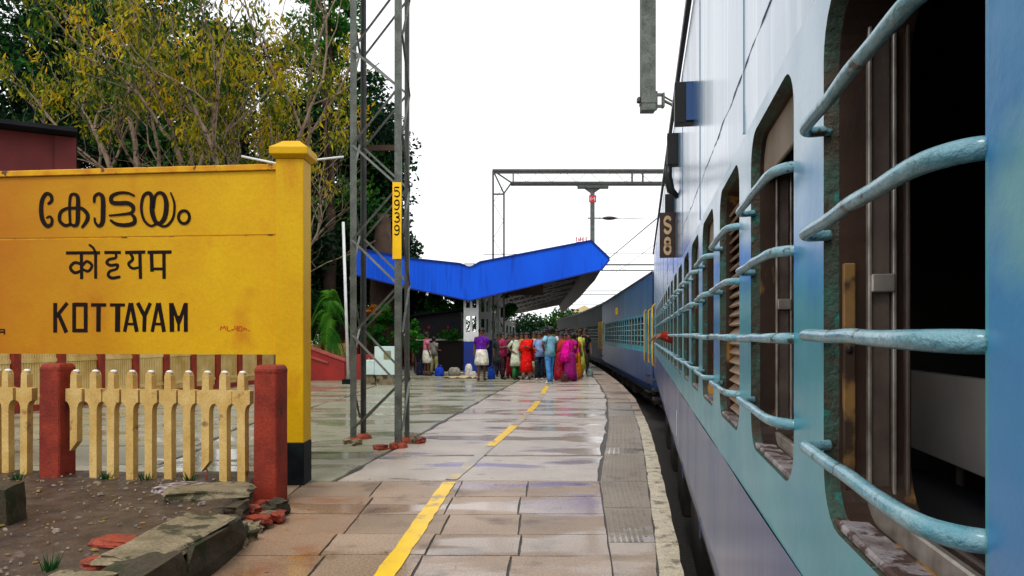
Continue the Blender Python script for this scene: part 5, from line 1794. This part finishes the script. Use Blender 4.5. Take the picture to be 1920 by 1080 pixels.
# bright low foliage
for i, (px, D, yt, yb, hw_, n, mm, lab) in enumerate([
    (718, 29.5, 572, 650, 30, 3800, 'leaf_mid', 'round bright green bush above the water cabinet'),
    (776, 29, 600, 660, 18, 1500, 'leaf_mid', 'small bright bush between the mast and the kiosk'),
    (822, 40, 520, 606, 72, 9000, 'leaf_mid', 'bright green tree seen between the canopy fascia and the kiosk roof'),
    (915, 47, 540, 625, 45, 5000, 'leaf_mid', 'green tree seen right of the first canopy column'),
    (700, 29.2, 572, 606, 16, 700, 'leaf_orange', 'small orange flowering bush behind the mast legs'),
    (850, 30.6, 618, 640, 26, 900, 'leaf_mid', 'trailing green plant lying on the kiosk counter'),
    (600, 28, 560, 660, 40, 4200, 'leaf_dark', 'dark bush behind the red stair wall'),
    (500, 60, 540, 640, 300, 16000, 'leaf_dark', 'far dark tree line seen low between the name board and the mast'),
    (1010, 130, 590, 640, 160, 9000, 'leaf_dark', 'far tree line at the end of the platform')]):
    o = dense_tree(lab, X(px, D), D, Z(yb, D), Z(yt, D), hw_ / 1400 * D, min(1.2, hw_ / 1400 * D), n, .13 if D < 35 else (.2 if D < 50 else .6), mm, .05, 60 + i, 'low greenery behind the platform', clumps=26)
    if D > 50: o['group'] = 'far tree lines'
    o['category'] = 'bush' if D < 35 else 'tree'
    o.name = 'bush' if D < 35 else 'far_tree'
# pale fronds beside the pole
fr = thing('frond_plant', 'light green plant with long drooping fronds between the name board post and the white pole', 'plant', (X(617, 27), 27, 0))
MB().tube([(0, 0, 0), (.05, 0, 1.6), (0, 0, 2.6)], [.09, .07, .05], 7).build('stem', M['bark'], fr)
for k in range(30):
    a = k * 2.4
    ln = R.uniform(1.0, 2.1)
    el = R.uniform(.0, 1.4)
    P = []
    for i in range(9):
        t = i / 8
        r_ = ln * t * math.cos(el * (1 - .4 * t))
        P.append(Vector((r_ * math.cos(a) * .5, r_ * math.sin(a) * .5, (1.4 + 1.5 * (k % 5) / 4) + ln * (math.sin(el) * t - 1.25 * t * t))))
    f_ = MB()
    f_.tube([tuple(p) for p in P], .010, 4)
    for i in range(1, 9):
        for q in range(3):
            p = P[i - 1].lerp(P[i], q / 3)
            d = (P[i] - P[i - 1]).normalized()
            s_ = d.cross(Vector((0, 0, 1))).normalized()
            for sg in (1, -1):
                w_ = .30 * math.sin(math.pi * min(1, (i + q / 3) / 9 + .08))
                e = p + s_ * sg * w_ + d * .10 + Vector((0, 0, -.10))
                f_.add([p + d * .025, p - d * .025, e], [(0, 1, 2)])
    o = f_.build('frond', M['leaf_mid'], fr, fixn=False)
    me = o.data
    at = me.attributes.new('tone', 'FLOAT', 'POINT')
    at.data.foreach_set('value', np.full(len(me.vertices), R.uniform(.5, .95), dtype=np.float32))
# branching trees over the name board
D1 = 23.0
branchy_tree('pale stemmed tree with yellowing leaves, left of the two others behind the name board', X(262, D1), D1,
             [(0, 0, -.30, 0, .24, 4.6), (.25, .1, .10, .05, .23, 5.2), (-.1, .2, -.75, 0, .10, 4.2), (.5, .1, .25, .1, .13, 4.6)], 7500, 3, 'branching trees behind the name board')
branchy_tree('pale stemmed tree with yellowing leaves, nearest to the capped post of the name board', X(392, D1), D1 + .4,
             [(0, 0, -.05, 0, .22, 4.8), (.25, .0, .18, .05, .21, 5.0), (.35, .1, .35, .1, .11, 4.0), (-.35, .1, -.22, 0, .15, 5.0)], 8000, 9, 'branching trees behind the name board')
branchy_tree('thin arching tree with drooping twigs behind the post top of the name board', X(500, D1), D1 + 1.0,
             [(0, 0, .12, 0, .10, 3.4), (.2, .0, .24, .05, .09, 3.2), (-.2, 0, -.15, 0, .09, 4.0)], 3000, 14, 'branching trees behind the name board')

# ---------------------------------------------------------------- people
def skin_mesh(name, verts, edges, mats, root=0, sub=1):
    me = bpy.data.meshes.new('tmp')
    me.from_pydata([v[:3] for v in verts], edges, [])
    o = bpy.data.objects.new('tmp', me)
    sc.collection.objects.link(o)
    sk = o.modifiers.new('s', 'SKIN')
    sk.use_smooth_shade = True
    sv = me.skin_vertices[0].data if me.skin_vertices else None
    if sv is None:
        me.skin_vertices.new()
        sv = me.skin_vertices[0].data
    for i, v in enumerate(verts):
        r = v[3]
        sv[i].radius = (r, r) if not isinstance(r, tuple) else r
        sv[i].use_root = (i == root)
    if sub:
        sb_m = o.modifiers.new('d', 'SUBSURF')
        sb_m.levels = sub
        sb_m.render_levels = sub
    dg = bpy.context.evaluated_depsgraph_get()
    ev = o.evaluated_get(dg)
    out = bpy.data.meshes.new_from_object(ev)
    bpy.data.objects.remove(o)
    bpy.data.meshes.remove(me)
    out.name = name
    out.materials.clear()
    for m in mats: out.materials.append(m)
    return out


ARMS = {   # elbow, wrist offsets for the right side (x mirrored for the left)
    'down': ((.235, -.03, 1.12), (.245, .05, .88)),
    'bent': ((.225, -.06, 1.13), (.17, .20, 1.08)),
    'hip': ((.36, -.06, 1.16), (.19, .05, 1.02)),
    'chest': ((.23, .06, 1.14), (.02, .20, 1.20)),
    'carry': ((.25, -.02, 1.12), (.28, .04, .86)),
    'point': ((.26, .16, 1.22), (.30, .40, 1.16)),
}


def body(pose, skin, bend=0.0, woman=False):
    V, E = [], []
    def v(x, y, z, r):
        # lean forward from the hips
        if bend and z > .95:
            h = z - .95
            y2 = y * math.cos(bend) + h * math.sin(bend)
            z = .95 + h * math.cos(bend) - y * math.sin(bend)
            y = y2
        V.append((x, y, z, r)); return len(V) - 1
    def e(a, b_): E.append((a, b_))
    w = .88 if woman else 1.0
    pel = v(0, 0, .93, (.14, .105))
    sp = v(0, .0, 1.10, (.12 * w, .095))
    ch = v(0, 0, 1.27, (.145 * w, .105))
    nb_ = v(0, -.01, 1.40, (.09, .07))
    nk = v(0, 0, 1.47, .052)
    jw = v(0, .018, 1.535, .066)
    sk = v(0, .0, 1.60, .088)
    cr = v(0, -.01, 1.665, .062)
    for a, b_ in ((pel, sp), (sp, ch), (ch, nb_), (nb_, nk), (nk, jw), (jw, sk), (sk, cr)): e(a, b_)
    J = {}
    for sd, s in (('r', 1), ('l', -1)):
        sh = v(s * .165 * w, 0, 1.385, .055)
        (ex, ey, ez), (wx, wy, wz) = ARMS[pose[sd]]
        el = v(s * ex * w, ey, ez, .040)
        wr = v(s * wx * w, wy, wz, .026)
        dv = Vector((wx * s - ex * s, wy - ey, wz - ez)).normalized()
        pa = v(s * wx * w + dv.x * .055, wy + dv.y * .055, wz + dv.z * .055, (.034, .018))
        e(nb_, sh); e(sh, el); e(el, wr); e(wr, pa)
        side = Vector((0, 1, 0)) if abs(dv.y) < .6 else Vector((0, 0, 1))
        for q in range(4):
            off = side * (.024 - .016 * q)
            ln = (.060, .072, .066, .048)[q]
            b0 = v(s * wx * w + dv.x * .09 + off.x, wy + dv.y * .09 + off.y, wz + dv.z * .09 + off.z, .0085)
            b1 = v(s * wx * w + dv.x * (.09 + ln * .6) + off.x - s * .006, wy + dv.y * (.09 + ln * .6) + off.y, wz + dv.z * (.09 + ln * .6) + off.z, .008)
            b2 = v(s * wx * w + dv.x * (.09 + ln) + off.x - s * .020, wy + dv.y * (.09 + ln) + off.y, wz + dv.z * (.09 + ln) + off.z, .007)
            e(pa, b0); e(b0, b1); e(b1, b2)
        th = side * .045
        t1 = v(s * wx * w + dv.x * .06 + th.x, wy + dv.y * .06 + th.y, wz + dv.z * .06 + th.z, .0095)
        t2 = v(s * wx * w + dv.x * .10 + th.x * 1.15, wy + dv.y * .10 + th.y * 1.15, wz + dv.z * .10 + th.z * 1.15, .0085)
        e(wr, t1); e(t1, t2)
        st_ = pose.get('stride', .06) * s
        hp2 = v(s * .085, 0, .88, .085)
        kn = v(s * .095, .02 + st_ * .6, .49, .055)
        an = v(s * .10, -.02 + st_, .085, .036)
        to = v(s * .115, .11 + st_, .035, (.032, .022))
        e(pel, hp2); e(hp2, kn); e(kn, an); e(an, to)
        J[sd] = (V[sh], V[el], V[wr], V[hp2], V[kn], V[an], V[to])
    J['head'] = V[sk]
    J['neck'] = V[nk]
    me = skin_mesh('body', V, E, [skin, M['eye']])
    # nose, ears, eyes joined into the same mesh
    import bmesh
    hx, hy, hz = V[sk][:3]
    add = MB()
    add.ball((hx, hy + .088, hz - .022), (.012, .018, .020), 6, 5)
    for s in (1, -1):
        add.ball((hx + s * .084, hy, hz - .015), (.010, .018, .028), 6, 5)
    add.ball((hx, hy + .076, hz - .062), (.022, .014, .007), 6, 4)
    add.mi = 1
    for s in (1, -1):
        add.ball((hx + s * .030, hy + .080, hz + .002), (.011, .009, .007), 6, 4)
    m2 = add.mesh('tmp2', [skin, M['eye']], fixn=False)
    bm = bmesh.new()
    bm.from_mesh(me); bm.from_mesh(m2)
    bm.to_mesh(me); bm.free()
    bpy.data.meshes.remove(m2)
    for p in me.polygons: p.use_smooth = True
    return me, J


def person(label, px, D, h, face, top=None, low=None, kind='shirt', pose=None, skin='skin', woman=False, low2=None, shawl=None, bend=0.0, shoes=None, hair='short', group='people waiting on the platform', x=None):
    pose = pose or {'r': 'down', 'l': 'down'}
    s = h / 1.725
    t = thing('person', label, 'person', (X(px, D) if x is None else x, D, 0.004), math.radians(face), group)
    t.scale = (s, s, s)
    me, J = body(pose, M[skin], bend, woman)
    link('body', me, t)
    def BR(x_, y_, z_):
        if bend and z_ > .95:
            hh = z_ - .95
            return (x_, y_ * math.cos(bend) + hh * math.sin(bend), .95 + hh * math.cos(bend) - y_ * math.sin(bend))
        return (x_, y_, z_)
    w = .88 if woman else 1.0
    fit_ = 1.06
    # top garment
    tb = MB()
    zlow = {'shirt': .84, 'kurta': .50, 'dress': .28, 'blouse': 1.02}.get(kind, .84)
    rings = []
    if kind in ('kurta', 'dress'):
        rings += [(0, .02, zlow, .255, .20, .05), (0, .01, (zlow + .9) / 2, .215, .165, .03), (0, 0, .90, .185, .145, .015)]
    elif kind == 'shirt':
        rings += [(0, 0, zlow, .185, .145, .02)]
    rings += [(0, 0, 1.04, .165 * w, .130), (0, .005, 1.20, .178 * w, .135), (0, 0, 1.34, .185 * w, .118), (0, -.005, 1.41, .14 * w, .09), (0, 0, 1.452, .068, .062)]
    if kind == 'blouse': rings = [(0, 0, zlow, .150, .122)] + rings
    n0 = len(tb.v)
    tb.loft(rings, n=20, nf=7)
    for i in range(n0, len(tb.v)):
        tb.v[i] = BR(*tb.v[i])
    for sd in ('r', 'l'):
        sh, el, wr = J[sd][:3]
        a, b_ = Vector(sh[:3]), Vector(el[:3])
        k = .62 if kind in ('shirt', 'blouse') else .95
        tb.tube([a + (a - b_) * .06, a.lerp(b_, .3), a.lerp(b_, k)], [.066 * w + .004, .064 * w + .004, .062 * w + .006], 10)
    top_o = tb.build({'shirt': 'shirt', 'kurta': 'kurta', 'dress': 'dress', 'blouse': 'blouse'}[kind], cloth(top), t)
    # lower garment
    if low is not None:
        lo = MB()
        style = low2 or 'trousers'
        if style == 'trousers':
            lo.loft([(0, 0, .80, .165, .13), (0, 0, .92, .168, .132), (0, 0, 1.0, .160, .125)], n=16)
            for sd in ('r', 'l'):
                hp2, kn, an = J[sd][3:6]
                a, b_, c = Vector(hp2[:3]), Vector(kn[:3]), Vector(an[:3])
                lo.tube([a + Vector((0, 0, .02)), a.lerp(b_, .4), b_, b_.lerp(c, .5), c + Vector((0, 0, -.01))], [.095, .092, .075, .070, .068], 12)
            nm = 'trousers'
        elif style == 'mundu_short':
            lo.loft([(0, .02, .50, .215, .17, .05), (0, .02, .62, .225, .18, .05), (0, .01, .85, .20, .16, .03), (0, 0, 1.02, .165, .13)], n=28, nf=6)
            nm = 'mundu'
        elif style == 'skirt':
            lo.loft([(0, .0, .04, .25, .21, .10), (0, .0, .30, .225, .19, .08), (0, 0, .65, .20, .165, .05), (0, 0, .90, .185, .145, .02), (0, 0, 1.03, .150, .125)], n=36, nf=11)
            nm = 'saree' if shawl else 'skirt'
        lo.build(nm, cloth(low), t)
    if shawl is not None:
        sw = MB()
        P = [(.17, .10, .98), (.08, .165, 1.10), (-.03, .17, 1.22), (-.10, .14, 1.34), (-.14, .04, 1.455), (-.145, -.08, 1.40), (-.14, -.15, 1.22), (-.15, -.18, .98), (-.15, -.20, .66)]
        wv = [.16, .17, .16, .14, .12, .13, .17, .20, .24]
        vs = []
        for i, p in enumerate(P):
            a = P[max(i - 1, 0)]; c = P[min(i + 1, len(P) - 1)]
            d = Vector(c) - Vector(a)
            sd_ = Vector((1, 0, .55)).normalized() if i < 4 else Vector((1, 0, 0))
            for q in range(5):
                o = (q / 4 - .5) * 2
                pt = Vector(p) + sd_ * o * wv[i] + Vector((0, .012 * math.cos(q * 3.1) - abs(o) ** 2 * (.05 if i < 4 else -.05), 0))
                vs.append(BR(*pt))
        fs = [(i * 5 + q, i * 5 + q + 1, (i + 1) * 5 + q + 1, (i + 1) * 5 + q) for i in range(len(P) - 1) for q in range(4)]
        sw.add(vs, fs, True)
        o = sw.build('shawl', cloth(shawl), t)
        so = o.modifiers.new('thick', 'SOLIDIFY')
        so.thickness = .012
    # hair
    hx, hy, hz = J['head'][:3]
    hb_ = MB().ball((hx, hy - .012, hz + .016), (.112, .118, .114), 16, 12)
    keep = [f for f in hb_.f if all((hb_.v[i][2] > hz + .040) or (hb_.v[i][1] < hy + .005 and hb_.v[i][2] > hz - .085) for i in f)]
    hb_.f = keep; hb_.m = [0] * len(keep); hb_.s = [True] * len(keep)
    if hair == 'bun':
        hb_.ball((hx, hy - .13, hz - .03), (.048, .045, .045), 8, 6)
    elif hair == 'long':
        hb_.tube([(hx, hy - .09, hz - .02), (hx, hy - .135, hz - .16), (hx + .01, hy - .16, hz - .38), (hx, hy - .15, hz - .52)], [.05, .04, .03, .014], 8)
    hb_.build('hair', M['hair'], t, fixn=False)
    for sd in ('r', 'l'):
        an, to = J[sd][5], J[sd][6]
        f_ = MB()
        a, b_ = Vector(an[:3]), Vector(to[:3])
        f_.tube([(a.x, a.y - .05, .045), (a.x, a.y, .05), (b_.x, b_.y - .02, .04), (b_.x, b_.y + .035, .032)], [.034, .042, .044, .026], 8)
        f_.build('shoe' if shoes else 'sandal', cloth(shoes or (.05, .03, .02)), t)
    return t


PU = (.13, .012, .33)
person('man in a purple shirt and folded white mundu standing alone left of the crowd', 903, 24.6, 1.74, 186, PU, (.80, .78, .66), 'shirt', {'r': 'down', 'l': 'bent', 'stride': .09}, 'skin_d', low2='mundu_short')
person('man in a pink shirt and white mundu seen from the side by the kiosk', 800, 27.4, 1.62, -70, (.62, .17, .25), (.78, .76, .64), 'shirt', {'r': 'down', 'l': 'down', 'stride': .05}, 'skin_d', low2='mundu_short')
person('person in a grey shirt and khaki trousers half hidden behind the pink shirted man', 814, 28.3, 1.45, -40, (.25, .25, .24), (.36, .33, .16), 'shirt', {'r': 'bent', 'l': 'down'}, 'skin')
person('young man in a maroon and pink shirt with dark trousers looking to the right', 943, 25.2, 1.60, 235, (.36, .025, .10), (.035, .012, .02), 'shirt', {'r': 'chest', 'l': 'hip', 'stride': .07}, 'skin')
person('person in a black top and red trousers just behind the maroon shirt', 956, 25.9, 1.55, 200, (.018, .014, .018), (.42, .02, .03), 'shirt', {'r': 'down', 'l': 'point'}, 'skin')
person('woman in a pale green long kurta and green trousers turned towards the red dress', 967, 25.1, 1.58, 215, (.62, .68, .50), (.02, .20, .06), 'kurta', {'r': 'hip', 'l': 'down'}, 'skin', woman=True, hair='bun')
person('woman in a bright red long dress in the middle of the crowd', 987, 25.0, 1.60, 165, (.85, .008, .006), (.40, .30, .26), 'dress', {'r': 'down', 'l': 'chest'}, 'skin', woman=True, hair='long', shawl=(.88, .012, .006))
person('woman in a cream dress just right of the red dress', 1001, 26.2, 1.62, 200, (.68, .58, .33), (.55, .50, .38), 'dress', {'r': 'down', 'l': 'down'}, 'skin', woman=True, hair='long')
person('schoolgirl in a light blue blouse and dark navy trousers left of the jeans', 1011, 24.7, 1.60, 190, (.25, .37, .68), (.010, .018, .035), 'shirt', {'r': 'bent', 'l': 'down'}, 'skin', woman=True, hair='long', shoes=(.45, .42, .38))
person('person in dark purple with a covered head behind the light blue shirted man', 1021, 27.0, 1.74, 190, (.10, .01, .09), (.03, .02, .04), 'kurta', {'r': 'down', 'l': 'down'}, 'skin_d', woman=True)
person('man in a light blue shirt, blue jeans and white shoes, nearest of the crowd', 1031, 22.8, 1.76, 40, (.22, .48, .62), (.07, .27, .62), 'shirt', {'r': 'down', 'l': 'hip', 'stride': .08}, 'skin_d', shoes=(.75, .75, .80))
person('woman in a dark red saree right of the light blue shirted man', 1051, 24.6, 1.58, 150, (.20, .012, .02), (.36, .012, .03), 'blouse', {'r': 'bent', 'l': 'down'}, 'skin', woman=True, low2='skirt', shawl=(.42, .03, .03), hair='bun')
person('woman in a magenta saree bending forward with her back turned', 1069, 24.2, 1.60, -35, (.40, .0, .16), (.30, .01, .16), 'blouse', {'r': 'bent', 'l': 'bent'}, 'skin', woman=True, low2='skirt', shawl=(.80, .0, .30), bend=.30, hair='bun')
person('woman in an orange saree partly behind the magenta one', 1079, 25.2, 1.55, 20, (.60, .16, .02), (.85, .25, .01), 'blouse', {'r': 'down', 'l': 'down'}, 'skin', woman=True, low2='skirt', shawl=(.85, .22, .02), hair='long')
person('woman in a long yellow green dress near the train', 1086, 26.6, 1.70, 200, (.62, .64, .10), (.55, .62, .06), 'dress', {'r': 'down', 'l': 'down'}, 'skin_d', woman=True, hair='long')
person('woman in a black top holding a brown bag beside the train', 1096, 27.4, 1.76, 170, (.014, .012, .012), (.05, .045, .03), 'shirt', {'r': 'bent', 'l': 'carry'}, 'skin', woman=True, hair='bun')
person('man in a white shirt half hidden behind the dark red saree', 1044, 27.2, 1.72, 180, (.62, .62, .6), (.03, .03, .04), 'shirt', {'r': 'down', 'l': 'down'}, 'skin_d')
person('man in a dark shirt at the back, between the cream dress and the blue blouse', 1006, 28.0, 1.68, 170, (.03, .02, .02), (.02, .02, .02), 'shirt', {'r': 'down', 'l': 'down'}, 'skin_d')
person('woman in dark green behind the maroon shirted man', 936, 27.0, 1.58, 190, (.02, .03, .03), (.03, .02, .05), 'kurta', {'r': 'down', 'l': 'down'}, 'skin_d', woman=True, hair='bun')
person('man in a faded red shirt at the back beside the train', 1062, 28.6, 1.76, 185, (.28, .05, .05), (.02, .02, .03), 'shirt', {'r': 'down', 'l': 'down'}, 'skin')

person('woman in a mustard blouse and brown skirt peeking out behind the red dress', 978, 27.2, 1.60, 200, (.50, .30, .04), (.12, .05, .03), 'blouse', {'r': 'down', 'l': 'bent'}, 'skin', woman=True, low2='skirt', hair='bun')
person('boy in a dark teal shirt behind the pale green kurta', 960, 27.8, 1.62, 160, (.02, .10, .12), (.02, .02, .025), 'shirt', {'r': 'hip', 'l': 'down'}, 'skin_d')
person('man in a striped grey shirt behind the schoolgirl in light blue', 1016, 26.0, 1.66, 150, (.22, .22, .26), (.04, .035, .03), 'shirt', {'r': 'chest', 'l': 'down'}, 'skin_d')
person('woman in a deep pink saree between the dark red and the magenta one', 1059, 26.2, 1.56, 205, (.5, .02, .12), (.55, .03, .16), 'blouse', {'r': 'down', 'l': 'chest'}, 'skin', woman=True, low2='skirt', shawl=(.6, .04, .2), hair='long')
person('child in a bright green top holding on beside the orange saree', 1083, 25.6, 1.18, 170, (.10, .42, .06), (.03, .04, .10), 'shirt', {'r': 'down', 'l': 'bent'}, 'skin')

# passenger leaning an arm out of the near coach
ca, sa = math.cos(aang), math.sin(aang)
def cw(x, y, z):       # coach A local to world
    return (AX + x * ca + y * sa, -x * sa + y * ca, z)
yw = .684 + PITCH * 8 + .30
pv = []
pe = []
def pvx(x, y, z, r):
    pv.append((x, yw + y, z, r)); return len(pv) - 1
pel = pvx(.46, .05, .72 + .42, (.13, .11))
spn = pvx(.46, .05, 1.30, (.12, .10)); chs = pvx(.44, .03, 1.46, (.14, .10)); nbx = pvx(.43, .02, 1.60, (.08, .07))
nkx = pvx(.43, .0, 1.67, .05); jwx = pvx(.42, -.02, 1.735, .065); skx = pvx(.42, -.0, 1.80, .086); crx = pvx(.42, .01, 1.865, .06)
for a, b_ in ((pel, spn), (spn, chs), (chs, nbx), (nbx, nkx), (nkx, jwx), (jwx, skx), (skx, crx)): pe.append((a, b_))
s1 = pvx(.28, .0, 1.56, .055); e1 = pvx(.10, -.03, 1.44, .045); w1 = pvx(-.13, -.02, 1.50, .030); h1 = pvx(-.175, -.02, 1.475, (.036, .02))
s2 = pvx(.58, .0, 1.56, .055); e2 = pvx(.64, -.1, 1.32, .04); w2 = pvx(.5, -.28, 1.24, .027)
pe += [(nbx, s1), (s1, e1), (e1, w1), (w1, h1), (nbx, s2), (s2, e2), (e2, w2)]
for q in range(4):
    f0 = pvx(-.20, -.045 + q * .017, 1.455, .0085); f1 = pvx(-.225, -.045 + q * .018, 1.425, .008); f2 = pvx(-.222, -.045 + q * .018, 1.395 + .006 * abs(q - 1.5), .007)
    pe += [(h1, f0), (f0, f1), (f1, f2)]
t1 = pvx(-.16, -.062, 1.455, .009); t2 = pvx(-.185, -.072, 1.43, .008); pe += [(w1, t1), (t1, t2)]
l1 = pvx(.40, -.12, 1.12, .085); l2 = pvx(.42, -.42, 1.10, .06); l3 = pvx(.42, -.46, .66, .04); l4 = pvx(.42, -.58, .60, .03)
m1 = pvx(.56, -.12, 1.12, .085); m2_ = pvx(.58, -.42, 1.10, .06); m3 = pvx(.58, -.46, .66, .04); m4 = pvx(.58, -.58, .60, .03)
pe += [(pel, l1), (l1, l2), (l2, l3), (l3, l4), (pel, m1), (m1, m2_), (m2_, m3), (m3, m4)]
pas = thing('person', 'passenger in a dark red sleeve resting an arm out of the nearest coach', 'person', (AX, 0, 0), -aang)
link('body', skin_mesh('body', pv, pe, [M['skin']]), pas)
ps = MB().loft([(.46, yw + .05, 1.08, .16, .13), (.46, yw + .05, 1.30, .15, .13), (.44, yw + .03, 1.48, .175, .125), (.43, yw + .02, 1.58, .12, .09), (.43, yw + .01, 1.64, .065, .06)], n=16)
ps.tube([(.30, yw, 1.57), (.10, yw - .03, 1.44), (-.02, yw - .03, 1.468), (-.11, yw - .02, 1.497)], [.066, .058, .052, .046], 12)
ps.tube([(.57, yw, 1.57), (.63, yw - .08, 1.36)], [.066, .056], 12)
ps.build('shirt', cloth((.30, .025, .015)), pas)
MB().ball((.42, yw + .012, 1.82), (.094, .10, .092), 12, 8).build('hair', M['hair'], pas)

# ---------------------------------------------------------------- luggage
def bag(name, label, cat, px, D, dims, m, rnd=.3, handles=True, group=None, jit=.12, seed=1, z=0.0):
    t = thing(name, label, cat, (X(px, D), D, z + .004), R.uniform(-.4, .4), group)
    w_, d_, h_ = dims
    MB().loft([(0, 0, 0, w_ * .46, d_ * .46), (0, 0, h_ * .12, w_ * .52, d_ * .52, .03), (0, 0, h_ * .5, w_ * .50, d_ * .50, .04), (0, 0, h_ * .82, w_ * .42, d_ * .40, .03), (0, 0, h_, w_ * .26, d_ * .2)], n=16, nf=5, ph=seed).build('bag_body', m, t)
    if handles:
        for s in (-1, 1):
            MB().tube([(-w_ * .2, s * d_ * .12, h_ * .95), (-w_ * .12, s * d_ * .14, h_ * 1.18), (w_ * .12, s * d_ * .14, h_ * 1.18), (w_ * .2, s * d_ * .12, h_ * .95)], .014, 6).build('handle', m, t)
    return t


BL = cloth((.01, .05, .50))
bag('travel_bag', 'bright blue bag standing on the platform right of the pink shirted man', 'bag', 824, 27.2, (.36, .26, .33), BL)
bag('shopping_bag', 'blue and green bag standing beside the purple shirted man', 'bag', 921, 25.4, (.26, .2, .36), cloth((.01, .07, .45)))
bag('shopping_bag', 'small pinkish white bag on the ground behind the magenta saree', 'bag', 1077, 24.4, (.22, .18, .34), cloth((.7, .5, .52)))
bag('shopping_bag', 'dark brown bag standing behind the blue jeans', 'bag', 1058, 23.9, (.24, .2, .26), cloth((.10, .03, .03)))
bag('sack', 'grey brown sack lying on the platform left of the first column', 'sack', 852, 27.6, (.46, .34, .30), cloth((.30, .27, .22)), handles=False)
bag('sack', 'tall white sack leaning by the blue column base', 'sack', 879, 26.8, (.28, .24, .46), cloth((.62, .60, .58)), handles=False)
bag('sack', 'smaller white sack lying in front of the tall white one', 'sack', 887, 26.2, (.26, .24, .22), cloth((.5, .47, .43)), handles=False)
bag('travel_bag', 'dark navy bag standing left of the pink shirted man', 'bag', 787, 27.8, (.26, .2, .5), cloth((.012, .016, .05)))
bag('travel_bag', 'pale teal bag on the platform beside the train at the far end of the crowd', 'bag', 1106, 27.0, (.22, .2, .28), cloth((.20, .28, .27)))
tp = MB()
vs = []
for j in range(9):
    for i in range(15):
        x_, y_ = -.62 + i * .09, -.35 + j * .09
        vs.append((X(868, 26.2) + x_, 26.0 + y_, .02 + .05 * abs(noise.noise(Vector((x_ * 4, y_ * 4, 0)))) * 2))
tp.add(vs, [(j * 15 + i, j * 15 + i + 1, (j + 1) * 15 + i + 1, (j + 1) * 15 + i) for j in range(8) for i in range(14)], True)
o = tp.build('cloth_sheet', cloth((.62, .46, .26)), None)
so = o.modifiers.new('thick', 'SOLIDIFY'); so.thickness = .012
tag(o, 'crumpled tan sheet spread on the platform in front of the white sacks', 'sheet')
